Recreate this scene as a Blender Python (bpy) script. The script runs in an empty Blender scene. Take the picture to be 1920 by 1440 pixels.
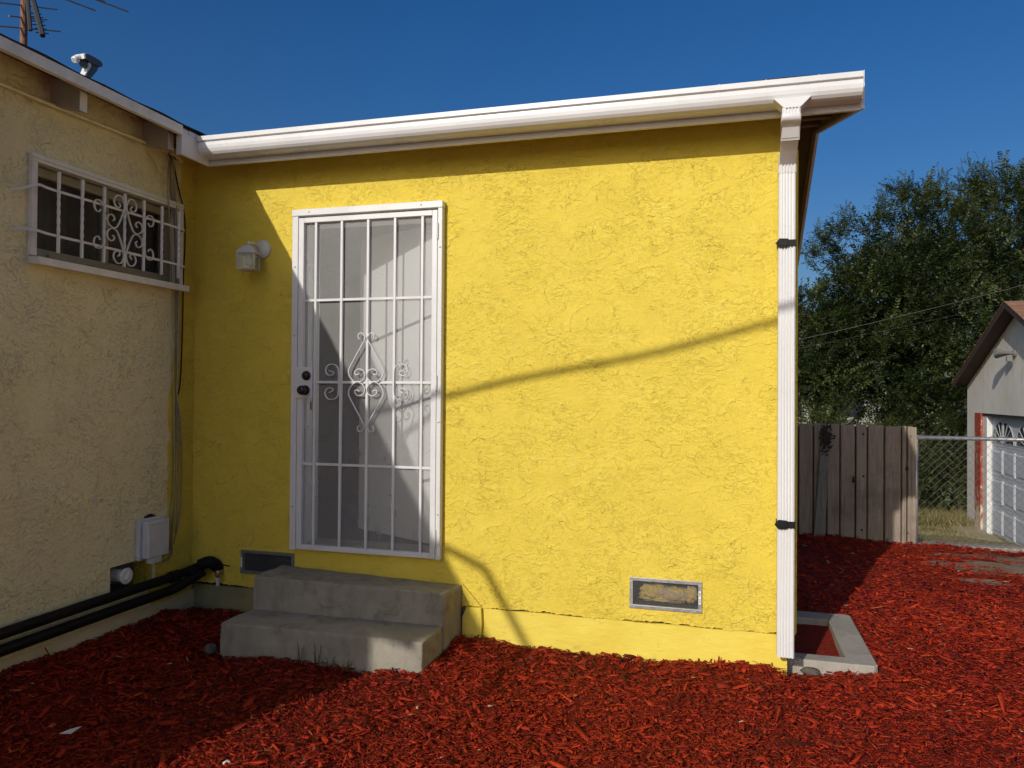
import bpy, math, random
import numpy as np
from mathutils import Vector, Matrix
random.seed(7); RNG = np.random.default_rng(11)
sc = bpy.context.scene
COL = sc.collection
rad = math.radians

# ------------------------------------------------------------------ camera
FPX = 1420.0; YAW = rad(15.72); PITCH = math.atan(13.8/FPX); ROLL = math.atan(0.0074)
CAM = np.array([3.285, -4.13, 1.45])
_F0 = np.array([-math.sin(YAW), math.cos(YAW), 0.]); _R0 = np.array([math.cos(YAW), math.sin(YAW), 0.]); _U0 = np.array([0, 0, 1.])
FW = _F0*math.cos(PITCH)+_U0*math.sin(PITCH); _U = _U0*math.cos(PITCH)-_F0*math.sin(PITCH)
RT = _R0*math.cos(ROLL)+_U*math.sin(ROLL); UP = _U*math.cos(ROLL)-_R0*math.sin(ROLL)
cam = bpy.data.cameras.new('camera'); cam.sensor_width = 36; cam.lens = FPX/1920*36
cam.clip_start = 0.05; cam.clip_end = 2000
co = bpy.data.objects.new('camera', cam); COL.objects.link(co)
M = Matrix(((RT[0], UP[0], -FW[0], CAM[0]), (RT[1], UP[1], -FW[1], CAM[1]), (RT[2], UP[2], -FW[2], CAM[2]), (0, 0, 0, 1)))
co.matrix_world = M; sc.camera = co

def at(px, py, ax, val):
    """where the sight line through a photograph pixel meets the plane axis=val"""
    v = FW*FPX + RT*(px-960) + UP*(720-py)
    return CAM + v*((val-CAM[ax])/v[ax])

# ------------------------------------------------------------------ light
SM, SK = 0.288, 0.49                    # sun travels (SM, 1, -SK)
elev = math.atan2(SK, math.hypot(SM, 1)); azi = math.atan2(-SM, -1)
w = bpy.data.worlds.new('World'); sc.world = w; w.use_nodes = True
nt = w.node_tree; nt.nodes.clear()
sky = nt.nodes.new('ShaderNodeTexSky'); sky.sky_type = 'NISHITA'; sky.sun_disc = False
sky.sun_elevation = elev; sky.sun_rotation = azi % (2*math.pi)
sky.air_density = 1.0; sky.dust_density = 3.0; sky.ozone_density = 4.0; sky.altitude = 0
bg = nt.nodes.new('ShaderNodeBackground'); bg.inputs[1].default_value = 0.089
wo = nt.nodes.new('ShaderNodeOutputWorld')
hs = nt.nodes.new('ShaderNodeHueSaturation'); hs.inputs['Saturation'].default_value = 1.33; hs.inputs['Hue'].default_value = 0.508
nt.links.new(sky.outputs[0], hs.inputs['Color']); nt.links.new(hs.outputs[0], bg.inputs[0]); nt.links.new(bg.outputs[0], wo.inputs[0])
sl = bpy.data.lights.new('sun', 'SUN'); sl.energy = 3.05; sl.angle = rad(0.53); sl.color = (1, 0.945, 0.86)
so = bpy.data.objects.new('sun', sl); COL.objects.link(so)
so.rotation_euler = Vector((SM, 1, -SK)).to_track_quat('-Z', 'Y').to_euler(); so.location = (-3, -9, 8)
sc.view_settings.view_transform = 'Standard'; sc.view_settings.look = 'None'
sc.view_settings.exposure = 0.0; sc.view_settings.gamma = 1; sc.view_settings.use_curve_mapping = False
sc.render.engine = 'CYCLES'
sc.cycles.transparent_max_bounces = 24

# ------------------------------------------------------------------ node helpers
class NT:
    def __init__(s, name):
        s.m = bpy.data.materials.new(name); s.m.use_nodes = True
        s.t = s.m.node_tree; s.t.nodes.clear()
        s.out = s.t.nodes.new('ShaderNodeOutputMaterial'); s.b = s.t.nodes.new('ShaderNodeBsdfPrincipled')
        s.l(s.b.outputs[0], s.out.inputs[0])
        s.co = s.t.nodes.new('ShaderNodeTexCoord').outputs['Object']
    def l(s, a, b): s.t.links.new(a, b)
    def put(s, sock, v):
        if isinstance(v, (int, float)): sock.default_value = v
        elif isinstance(v, tuple): sock.default_value = v if len(v) != 3 or sock.type == 'VECTOR' else (*v, 1)
        else: s.l(v, sock)
    def n(s, t, **k):
        nd = s.t.nodes.new(t)
        for a, b in k.items(): setattr(nd, a, b)
        return nd
    def math(s, op, a, b=0.0, c=None, clamp=False):
        nd = s.n('ShaderNodeMath', operation=op, use_clamp=clamp); s.put(nd.inputs[0], a); s.put(nd.inputs[1], b)
        if c is not None: s.put(nd.inputs[2], c)
        return nd.outputs[0]
    def noise(s, scale, detail=3, rough=0.5, vec=None, dist=0.0, col=False):
        nd = s.n('ShaderNodeTexNoise'); s.l(vec or s.co, nd.inputs['Vector'])
        nd.inputs['Scale'].default_value = scale; nd.inputs['Detail'].default_value = detail
        nd.inputs['Roughness'].default_value = rough; nd.inputs['Distortion'].default_value = dist
        return nd.outputs[1 if col else 0]
    def voro(s, scale, vec=None, feature='F1', out=0):
        nd = s.n('ShaderNodeTexVoronoi', feature=feature); s.l(vec or s.co, nd.inputs['Vector']); nd.inputs['Scale'].default_value = scale
        return nd.outputs[out]
    def mapv(s, scale=(1, 1, 1), loc=(0, 0, 0), rot=(0, 0, 0), vec=None):
        nd = s.n('ShaderNodeMapping'); s.l(vec or s.co, nd.inputs[0]); nd.inputs['Scale'].default_value = scale
        nd.inputs['Location'].default_value = loc; nd.inputs['Rotation'].default_value = rot
        return nd.outputs[0]
    def vadd(s, a, b, sc_=1.0):
        v = s.n('ShaderNodeVectorMath', operation='SCALE'); s.l(b, v.inputs[0]); v.inputs['Scale'].default_value = sc_
        u = s.n('ShaderNodeVectorMath', operation='ADD'); s.l(a, u.inputs[0]); s.l(v.outputs[0], u.inputs[1]); return u.outputs[0]
    def ramp(s, f, stops):
        nd = s.n('ShaderNodeValToRGB'); s.put(nd.inputs[0], f); e = nd.color_ramp.elements
        while len(e) < len(stops): e.new(0.5)
        for i, (p, c) in enumerate(stops):
            e[i].position = p; e[i].color = (c, c, c, 1) if isinstance(c, (int, float)) else (*c, 1)
        return nd.outputs[0]
    def mr(s, f, a, b, c=0.0, d=1.0, smooth=False):
        nd = s.n('ShaderNodeMapRange'); s.put(nd.inputs[0], f)
        if smooth: nd.interpolation_type = 'SMOOTHSTEP'
        for i, v in enumerate((a, b, c, d)): s.put(nd.inputs[i+1], v)
        return nd.outputs[0]
    def mix(s, f, a, b, blend='MIX'):
        nd = s.n('ShaderNodeMix', data_type='RGBA', blend_type=blend); s.put(nd.inputs[0], f); s.put(nd.inputs[6], a); s.put(nd.inputs[7], b)
        return nd.outputs[2]
    def xyz(s):
        nd = s.n('ShaderNodeSeparateXYZ'); s.l(s.co, nd.inputs[0]); return nd.outputs
    def bump(s, h, dist=1.0, strength=1.0, nrm=None):
        nd = s.n('ShaderNodeBump'); s.put(nd.inputs['Height'], h); nd.inputs['Distance'].default_value = dist
        nd.inputs['Strength'].default_value = strength
        if nrm is not None: s.l(nrm, nd.inputs['Normal'])
        return nd.outputs[0]
    def fin(s, col=None, rough=0.6, nrm=None, metal=0.0, spec=None, **k):
        if col is not None: s.put(s.b.inputs['Base Color'], col)
        s.put(s.b.inputs['Roughness'], rough); s.put(s.b.inputs['Metallic'], metal)
        if spec is not None: s.put(s.b.inputs['Specular IOR Level'], spec)
        if nrm is not None: s.l(nrm, s.b.inputs['Normal'])
        for a, b in k.items(): s.put(s.b.inputs[a.replace('_', ' ')], b)
        return s.m

def simple(name, col, rough=0.6, var=0.12, vs=6.0, bs=120.0, bd=0.0003, metal=0.0, spec=None, dirt=None, dirt_amt=0.3):
    """painted or bare solid with slight unevenness, dirt and fine grain"""
    t = NT(name)
    n1 = t.noise(vs, 5, 0.6)
    c = t.mix(t.mr(n1, 0.3, 0.7), tuple(x*(1-var) for x in col), tuple(min(1, x*(1+var)) for x in col))
    if dirt: c = t.mix(t.math('MULTIPLY', t.mr(t.noise(vs*0.7, 6, 0.7, dist=0.4), 0.5, 0.75), dirt_amt), c, dirt)
    h = t.noise(bs, 3, 0.6)
    r = t.mr(t.noise(vs*2, 4), 0.3, 0.7, max(0, rough-0.08), min(1, rough+0.08))
    return t.fin(c, r, t.bump(h, bd), metal, spec)

# stucco: skip-trowelled ledges that end in small cliffs
def stucco(name, kind):
    t = NT(name); X = t.xyz()
    a = t.vadd(t.co, t.noise(5, 4, 0.6, col=True), 0.16)
    a = t.vadd(a, t.noise(34, 3, 0.6, col=True), 0.028)
    n1 = t.noise(4.2, 3, 0.55, vec=a)
    if kind == 'cream': K1, Z1 = 13.0, 12.0
    else: K1, Z1 = 6.5, 6.5
    f1 = t.math('FRACT', t.math('ADD', t.math('MULTIPLY', n1, K1), t.math('MULTIPLY', X[2], Z1)))
    saw1 = t.ramp(f1, [(0.0, 0.0), (0.022, 1.0), (0.35, 0.30), (1.0, 0.0)])
    m1 = t.mr(t.noise(6.5, 4, 0.65, vec=t.vadd(t.co, t.noise(3, 2, col=True), 0.3)), 0.45, 0.62, 0.10, 1.0, smooth=True)
    b2 = t.mapv(scale=(0.75, 0.75, 1.2), loc=(3.3, 1.7, 5.1), rot=(0.2, 0.5, 0.1), vec=a)
    n2 = t.noise(26, 3, 0.6, vec=b2)
    f2 = t.math('FRACT', t.math('ADD', t.math('MULTIPLY', n2, 4.5), t.math('MULTIPLY', X[2], 16.0)))
    saw2 = t.ramp(f2, [(0.0, 0.0), (0.06, 1.0), (0.45, 0.35), (1.0, 0.0)])
    m2 = t.mr(t.noise(4.0, 5, 0.65, vec=t.mapv(loc=(7, 2, 1))), 0.38, 0.60, 0.18, 0.9, smooth=True)
    gr = t.noise(75, 4, 0.8, vec=a)
    gm = t.mr(t.noise(3.1, 4, 0.6, vec=t.mapv(loc=(1, 9, 4))), 0.40, 0.62, 0.55, 0.8, smooth=True)
    und = t.noise(7, 3, 0.5)
    k = 1.5 if kind == 'cream' else 1.0
    h = t.math('MULTIPLY', t.math('MULTIPLY', saw1, m1), 0.0046*k)
    h = t.math('ADD', h, t.math('MULTIPLY', t.math('MULTIPLY', saw2, m2), 0.0028*k))
    h = t.math('ADD', h, t.math('MULTIPLY', t.math('MULTIPLY', gr, gm), 0.0070))
    h = t.math('ADD', h, t.math('MULTIPLY', und, 0.002))
    nrm = t.bump(h, 1.0)
    blot = t.mr(t.noise(3.0, 5, 0.6, dist=0.5), 0.35, 0.7)
    Y1, Y2 = (0.745, 0.570, 0.066), (0.770, 0.595, 0.076)
    C1, C2 = (0.88, 0.775, 0.43), (0.91, 0.815, 0.49)
    yel = t.mix(blot, Y1, Y2)
    yel = t.mix(t.math('MULTIPLY', t.mr(t.noise(9, 3, 0.5, dist=0.8), 0.60, 0.70, smooth=True), 0.30), yel, (0.80, 0.655, 0.12))
    if kind == 'yellow': c = yel
    else:
        cr = t.mix(blot, C1, C2)
        cr = t.mix(t.math('MULTIPLY', t.mr(t.noise(2.2, 5, 0.7, vec=t.mapv(loc=(4, 4, 4))), 0.50, 0.68), 0.18), cr, (0.60, 0.48, 0.28))
        # overspray of the new yellow coat, close to the inner corner
        edge = t.math('ADD', X[1], t.math('MULTIPLY', t.math('SUBTRACT', t.noise(9, 3, 0.5), 0.5), 0.10))
        low = t.mr(X[2], 2.05, 1.25, 0.0, 1.0, smooth=True)
        low2 = t.mr(X[2], 0.50, 0.38, 0.0, 1.0, smooth=True)
        lim = t.math('SUBTRACT', t.math('MULTIPLY', low, -0.085), 0.145)
        lim = t.math('SUBTRACT', lim, t.math('MULTIPLY', low2, 0.14))
        msk = t.mr(t.math('SUBTRACT', edge, lim), -0.012, 0.012, smooth=True)
        c = t.mix(msk, cr, yel)
    # dust collects on the ledge tops
    c = t.mix(t.math('MULTIPLY', t.math('MULTIPLY', saw1, m1), 0.04), c, (0.45, 0.33, 0.10))
    cavity_shade = t.math('MULTIPLY', t.ramp(f1, [(0.0, 0.0), (0.012, 1.0), (0.05, 0.0)]), m1)  # ledge edges darkened in the colour to paint the shade of the relief
    cavity_shade2 = t.math('MULTIPLY', t.ramp(f2, [(0.0, 0.0), (0.02, 1.0), (0.09, 0.0)]), m2)
    c = t.mix(t.math('MULTIPLY', t.math('MAXIMUM', cavity_shade, cavity_shade2), 0.34 if kind == 'yellow' else 0.65), c, (0.22, 0.15, 0.04) if kind == 'yellow' else (0.20, 0.15, 0.08))
    rr = t.mr(t.noise(20, 3), 0.3, 0.7, 0.62, 0.85)
    return t.fin(c, rr, nrm, spec=0.35)

def foundation_mat(name, base, alt, grime):
    t = NT(name); X = t.xyz()
    c = t.mix(t.mr(t.noise(4, 5, 0.6), 0.35, 0.65), base, alt)
    c = t.mix(t.math('MULTIPLY', t.mr(t.noise(9, 6, 0.7, dist=0.5), 0.60, 0.72), 0.5), c, grime)
    c = t.mix(t.math('MULTIPLY', t.mr(t.noise(60, 3, 0.7), 0.70, 0.74), 0.7), c, grime)
    h = t.math('ADD', t.math('MULTIPLY', t.noise(22, 5, 0.6, vec=t.mapv(scale=(0.5, 0.5, 1.6))), 0.0045), t.math('MULTIPLY', t.noise(5, 2), 0.012))
    return t.fin(c, 0.7, t.bump(h, 1.0), spec=0.35)

MAT = {}
MAT['yellow'] = stucco('yellow_stucco', 'yellow')
MAT['cream'] = stucco('cream_stucco', 'cream')
MAT['found_y'] = foundation_mat('painted_foundation_yellow', (0.72, 0.56, 0.075), (0.77, 0.62, 0.10), (0.35, 0.24, 0.06))
MAT['found_c'] = foundation_mat('painted_foundation_cream', (0.62, 0.53, 0.28), (0.70, 0.60, 0.36), (0.30, 0.25, 0.14))
MAT['found_g'] = foundation_mat('bare_foundation', (0.20, 0.19, 0.12), (0.30, 0.27, 0.12), (0.08, 0.08, 0.06))
MAT['white'] = simple('white_gloss_metal', (0.70, 0.70, 0.70), 0.32, 0.03, 3, 90, 0.0002, dirt=(0.5, 0.47, 0.40), dirt_amt=0.12)
MAT['lampwhite'] = simple('shaded_lamp_enamel', (0.55, 0.56, 0.52), 0.4, 0.06, 12, 90, 0.0002)  # enamel toned down and greenish: shade on the lamp put into its colour
MAT['trim'] = simple('white_trim_paint', (0.68, 0.67, 0.64), 0.5, 0.05, 5, 60, 0.0006, dirt=(0.42, 0.38, 0.30), dirt_amt=0.25)
MAT['oldwhite'] = simple('weathered_white_paint', (0.78, 0.76, 0.69), 0.55, 0.06, 12, 80, 0.0008, dirt=(0.40, 0.35, 0.26), dirt_amt=0.4)
MAT['shadedboards'] = simple('shaded_brown_boards', (0.20, 0.145, 0.085), 0.7, 0.15, 8, 60, 0.0008)  # shade under the overhangs is put into this brown
MAT['rafter'] = simple('rafter_paint', (0.42, 0.37, 0.29), 0.6, 0.12, 8, 60, 0.0008, dirt=(0.15, 0.11, 0.07), dirt_amt=0.5)
MAT['black'] = simple('black_rubber', (0.010, 0.010, 0.011), 0.5, 0.1, 6, 60, 0.0005, spec=0.2)
MAT['blackpipe'] = simple('black_drain_pipe', (0.010, 0.010, 0.011), 0.5, 0.15, 10, 40, 0.0006, spec=0.12, dirt=(0.025, 0.022, 0.02), dirt_amt=0.5)
MAT['knob'] = simple('black_knob', (0.012, 0.012, 0.012), 0.3, 0.1, 30, 60, 0.0002)
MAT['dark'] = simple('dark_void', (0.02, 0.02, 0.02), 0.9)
MAT['galv'] = simple('galvanised_steel', (0.42, 0.43, 0.44), 0.42, 0.18, 30, 80, 0.0003, metal=0.7)
MAT['galvd'] = simple('dull_galvanised_steel', (0.20, 0.21, 0.21), 0.5, 0.2, 30, 80, 0.0003, metal=0.5)
MAT['greybox'] = simple('grey_plastic', (0.60, 0.61, 0.61), 0.5, 0.06, 6, 80, 0.0003, dirt=(0.2, 0.19, 0.17), dirt_amt=0.35)
MAT['lnb'] = simple('grey_lnb_plastic', (0.08, 0.095, 0.11), 0.45, 0.05, 6, 80, 0.0002)
MAT['lnbcap'] = simple('lnb_cap', (0.75, 0.75, 0.72), 0.4, 0.05, 6, 80, 0.0002)
MAT['rust'] = simple('rusty_steel', (0.20, 0.095, 0.05), 0.75, 0.35, 14, 90, 0.0008, metal=0.2, dirt=(0.28, 0.26, 0.24), dirt_amt=0.6)
MAT['alu'] = simple('dull_aluminium', (0.32, 0.29, 0.26), 0.5, 0.2, 14, 90, 0.0004, metal=0.5)
MAT['boom'] = simple('dark_boom', (0.04, 0.04, 0.04), 0.6)
MAT['cablep'] = simple('painted_cable', (0.40, 0.34, 0.16), 0.6, 0.15, 20)
MAT['cableg'] = simple('grey_cable', (0.25, 0.23, 0.19), 0.6, 0.15, 20)
MAT['wire'] = simple('weathered_wire', (0.13, 0.13, 0.125), 0.4, 0.1, 5)
MAT['curtain'] = simple('curtain_cloth', (0.16, 0.14, 0.11), 0.9, 0.2, 10)
MAT['doorwhite'] = simple('inner_door_paint', (0.84, 0.85, 0.85), 0.45, 0.03, 2, 60, 0.0003)
MAT['room'] = simple('unlit_room', (0.07, 0.072, 0.07), 0.8)  # walls coloured near black to stand in for the unlit inside
MAT['tan'] = simple('tan_window_sash', (0.30, 0.26, 0.18), 0.6, 0.12, 12)
MAT['conduit'] = simple('painted_conduit', (0.72, 0.62, 0.38), 0.30, 0.12, 12)
MAT['redpaint'] = None
MAT['gray_door'] = simple('garage_door_paint', (0.50, 0.52, 0.55), 0.5, 0.05, 4, 60, 0.0004)
MAT['glassdark'] = simple('dark_glazing', (0.03, 0.035, 0.04), 0.12, 0.1, 2, 5, 0.0001)
MAT['sticker'] = simple('white_label', (0.75, 0.75, 0.72), 0.5)
MAT['ink'] = simple('label_ink', (0.05, 0.05, 0.05), 0.5)
MAT['foam'] = None
MAT['rock'] = simple('pale_rock', (0.10, 0.08, 0.065), 0.85, 0.25, 25, 60, 0.003)
MAT['paper'] = simple('pale_scrap', (0.62, 0.62, 0.58), 0.7, 0.08, 20)
MAT['weed'] = simple('weed_green', (0.07, 0.09, 0.03), 0.7, 0.25, 30)
MAT['brass'] = simple('brass_tap', (0.45, 0.33, 0.16), 0.4, 0.3, 30, metal=0.7)

def concrete(name, a, b, grime):
    t = NT(name); X = t.xyz()
    c = t.mix(t.mr(t.noise(3, 6, 0.65, dist=0.3), 0.35, 0.65), a, b)
    c = t.mix(t.math('MULTIPLY', t.mr(t.noise(7, 6, 0.7, vec=t.mapv(loc=(3, 3, 3)), dist=0.6), 0.52, 0.70), 0.6), c, grime)
    streak = t.noise(10, 5, 0.6, vec=t.mapv(scale=(1.5, 1.5, 0.35)))
    c = t.mix(t.math('MULTIPLY', t.mr(streak, 0.5, 0.72), 0.30), c, grime)
    c = t.mix(t.math('MULTIPLY', t.mr(t.noise(140, 3, 0.7), 0.66, 0.72), 0.5), c, grime)
    h = t.math('ADD', t.math('MULTIPLY', t.noise(85, 6, 0.75), 0.005), t.math('MULTIPLY', t.noise(9, 3), 0.003))
    h = t.math('SUBTRACT', h, t.math('MULTIPLY', t.mr(t.voro(90), 0.12, 0.0), 0.0015))
    return t.fin(c, 0.85, t.bump(h, 1.0), spec=0.3)
MAT['concrete'] = concrete('step_concrete', (0.27, 0.25, 0.20), (0.38, 0.35, 0.285), (0.13, 0.115, 0.09))
MAT['curb'] = concrete('curb_concrete', (0.33, 0.30, 0.26), (0.42, 0.385, 0.33), (0.2, 0.17, 0.13))
MAT['slab'] = concrete('slab_concrete', (0.31, 0.26, 0.16), (0.40, 0.33, 0.20), (0.18, 0.16, 0.09))

MAT['bounceslab'] = concrete('bounce_concrete', (0.42, 0.40, 0.36), (0.50, 0.47, 0.42), (0.3, 0.28, 0.24))
def chips_mat():
    t = NT('dyed_wood_chip')
    a = t.n('ShaderNodeAttribute', attribute_name='tint').outputs['Color']
    s = t.n('ShaderNodeSeparateColor'); t.l(a, s.inputs[0])
    c = t.ramp(s.outputs[0], [(0.0, (0.045, 0.008, 0.005)), (0.25, (0.27, 0.020, 0.007)), (0.65, (0.42, 0.034, 0.010)), (0.93, (0.55, 0.058, 0.012)), (0.985, (0.55, 0.11, 0.03)), (1.0, (0.60, 0.42, 0.28))])
    c = t.mix(t.mr(t.noise(23, 2, 0.5, vec=t.mapv(loc=(5, 5, 5))), 0.62, 0.66), c, t.mix(0.55, c, (0.10, 0.045, 0.025)))
    c = t.mix(t.math('MULTIPLY', t.mr(t.noise(90, 4, 0.7), 0.4, 0.7), 0.45), c, (0.11, 0.012, 0.009))
    h = t.noise(220, 3, 0.7)
    return t.fin(c, 0.62, t.bump(h, 0.0006), spec=0.12)
MAT['chip'] = chips_mat()
def soil_mat():
    t = NT('soil'); X = t.xyz()
    c = t.mix(t.mr(t.noise(2.5, 6, 0.65), 0.35, 0.65), (0.24, 0.155, 0.09), (0.34, 0.24, 0.155))
    c = t.mix(t.mr(t.noise(40, 4, 0.7), 0.55, 0.7), c, (0.32, 0.25, 0.18))
    return t.fin(c, 0.95, t.bump(t.noise(45, 6, 0.7), 0.02), spec=0.2)
MAT['soil'] = soil_mat()
def mulchbed_mat():
    t = NT('mulch_bed')
    c = t.mix(t.mr(t.noise(60, 4, 0.7), 0.4, 0.62), (0.16, 0.015, 0.006), (0.36, 0.030, 0.010))
    return t.fin(c, 0.9, t.bump(t.noise(55, 5, 0.7), 0.03), spec=0.2)
MAT['bed'] = mulchbed_mat()
def lawn_mat():
    t = NT('dry_lawn')
    c = t.mix(t.mr(t.noise(0.9, 5, 0.6), 0.4, 0.6), (0.22, 0.19, 0.065), (0.34, 0.26, 0.12))
    c = t.mix(t.mr(t.noise(25, 5, 0.7), 0.45, 0.7), c, (0.14, 0.135, 0.04))
    return t.fin(c, 0.95, t.bump(t.noise(30, 5, 0.7), 0.05), spec=0.2)
MAT['lawn'] = lawn_mat()
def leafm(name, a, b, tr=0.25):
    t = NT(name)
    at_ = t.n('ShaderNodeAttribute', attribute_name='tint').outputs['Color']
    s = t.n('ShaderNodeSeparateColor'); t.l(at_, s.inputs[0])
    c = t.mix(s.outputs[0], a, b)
    t.fin(c, 0.48, None, spec=0.45)
    tl = t.n('ShaderNodeBsdfTranslucent'); t.l(t.mix(1.0, c, (0.9, 1.0, 0.45), 'MULTIPLY'), tl.inputs[0])
    mx = t.n('ShaderNodeMixShader'); mx.inputs[0].default_value = tr
    t.l(t.b.outputs[0], mx.inputs[1]); t.l(tl.outputs[0], mx.inputs[2]); t.l(mx.outputs[0], t.out.inputs[0])
    return t.m
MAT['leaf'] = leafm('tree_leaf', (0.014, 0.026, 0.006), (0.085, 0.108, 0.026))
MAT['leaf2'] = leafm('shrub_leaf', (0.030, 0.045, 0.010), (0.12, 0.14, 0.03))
MAT['grassy'] = leafm('grass_blade', (0.12, 0.12, 0.03), (0.34, 0.27, 0.10))
MAT['bark'] = simple('bark', (0.07, 0.055, 0.04), 0.9, 0.3, 12, 30, 0.01)

def fence_mat(name, a, b):
    t = NT(name)
    g = t.noise(14, 6, 0.65, vec=t.mapv(scale=(3.0, 3.0, 0.25)), dist=0.6)
    c = t.mix(t.mr(g, 0.35, 0.65), a, b)
    c = t.mix(t.math('MULTIPLY', t.mr(t.noise(2.2, 6, 0.7), 0.5, 0.7), 0.55), c, tuple(x*0.45 for x in a))
    c = t.mix(t.math('MULTIPLY', t.mr(t.noise(70, 3, 0.6), 0.64, 0.70), 0.5), c, (0.45, 0.40, 0.34))
    return t.fin(c, 0.85, t.bump(g, 0.004), spec=0.2)
MAT['board'] = fence_mat('fence_board', (0.25, 0.20, 0.155), (0.36, 0.295, 0.235))
MAT['seam'] = simple('dark_seam_wood', (0.045, 0.028, 0.018), 0.9)
MAT['oldwood'] = fence_mat('grey_weathered_wood', (0.16, 0.15, 0.125), (0.25, 0.24, 0.205))
def peel_mat():
    t = NT('peeling_red_paint'); X = t.xyz()
    f = t.math('ADD', t.noise(16, 5, 0.7, vec=t.mapv(scale=(1, 1, 0.45))), t.mr(X[2], -0.25, -0.85, 0.0, 0.22))
    c = t.mix(t.mr(f, 0.60, 0.63), (0.34, 0.055, 0.025), (0.60, 0.47, 0.33))
    return t.fin(c, 0.75, t.bump(f, 0.004))
MAT['redpaint'] = peel_mat()
def garwall_mat():
    t = NT('garage_wall_paint')
    c = t.mix(t.mr(t.noise(1.3, 6, 0.65), 0.35, 0.7), (0.74, 0.70, 0.62), (0.62, 0.57, 0.49))
    c = t.mix(t.math('MULTIPLY', t.mr(t.noise(7, 5, 0.7, vec=t.mapv(scale=(1, 1, 0.2))), 0.56, 0.72), 0.5), c, (0.42, 0.35, 0.28))
    return t.fin(c, 0.85, t.bump(t.noise(70, 4, 0.7), 0.003), spec=0.2)
MAT['garwall'] = garwall_mat()
def shingle_mat(name, a, b):
    t = NT(name)
    o = t.n('ShaderNodeObjectInfo').outputs['Random']
    c = t.mix(t.mr(t.noise(3, 5, 0.7), 0.3, 0.7), a, b)
    c = t.mix(t.math('MULTIPLY', o, 0.5), c, tuple(x*0.6 for x in a))
    return t.fin(c, 0.95, t.bump(t.noise(160, 3, 0.7), 0.004), spec=0.2)
MAT['shingle_b'] = shingle_mat('brown_shingle', (0.24, 0.125, 0.075), (0.33, 0.19, 0.12))
MAT['shingle_d'] = shingle_mat('dark_shingle', (0.035, 0.03, 0.03), (0.06, 0.052, 0.05))
MAT['fascia_b'] = simple('shadowed_rake_brown', (0.055, 0.030, 0.022), 0.7, 0.2, 12, 50, 0.001)  # darkened so the colour holds the shadow under the garage overhang
def foam_mat():
    t = NT('insulation_wool')
    c = t.mix(t.mr(t.noise(18, 5, 0.7, dist=1.0), 0.4, 0.6), (0.62, 0.45, 0.10), (0.42, 0.33, 0.24))
    return t.fin(c, 0.95, t.bump(t.noise(70, 5, 0.7), 0.02), spec=0.1)
MAT['foam'] = foam_mat()
def screen_mat(name, col, cover):
    """a sheet of perforated metal: the part that is holes lets light through"""
    t = NT(name)
    t.fin(col, 0.5, None)
    tr = t.n('ShaderNodeBsdfTransparent'); mx = t.n('ShaderNodeMixShader')
    f = t.mr(t.noise(2.5, 4, 0.6), 0.3, 0.7, cover-0.04, cover+0.04)
    t.l(f, mx.inputs[0]); t.l(tr.outputs[0], mx.inputs[1]); t.l(t.b.outputs[0], mx.inputs[2]); t.l(mx.outputs[0], t.out.inputs[0])
    return t.m
MAT['screen'] = screen_mat('perforated_screen', (0.40, 0.405, 0.385), 0.43)
MAT['ventmesh'] = screen_mat('vent_wire_cloth', (0.20, 0.20, 0.20), 0.25)
def glass_mat(name, tint, rough=0.02, amt=0.75):
    t = NT(name)
    g = t.n('ShaderNodeBsdfGlossy'); g.inputs['Roughness'].default_value = rough; g.inputs[0].default_value = (0.9, 0.9, 0.9, 1)
    tr = t.n('ShaderNodeBsdfTransparent'); tr.inputs[0].default_value = (*tint, 1)
    fr = t.n('ShaderNodeFresnel'); fr.inputs[0].default_value = 1.5
    mx = t.n('ShaderNodeMixShader'); t.l(fr.outputs[0], mx.inputs[0]); t.l(tr.outputs[0], mx.inputs[1]); t.l(g.outputs[0], mx.inputs[2])
    t.l(mx.outputs[0], t.out.inputs[0]); return t.m
MAT['glass'] = screen_mat('insect_screen', (0.030, 0.030, 0.028), 0.35)
MAT['lampglass'] = glass_mat('lamp_glass', (0.85, 0.87, 0.85))

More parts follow.
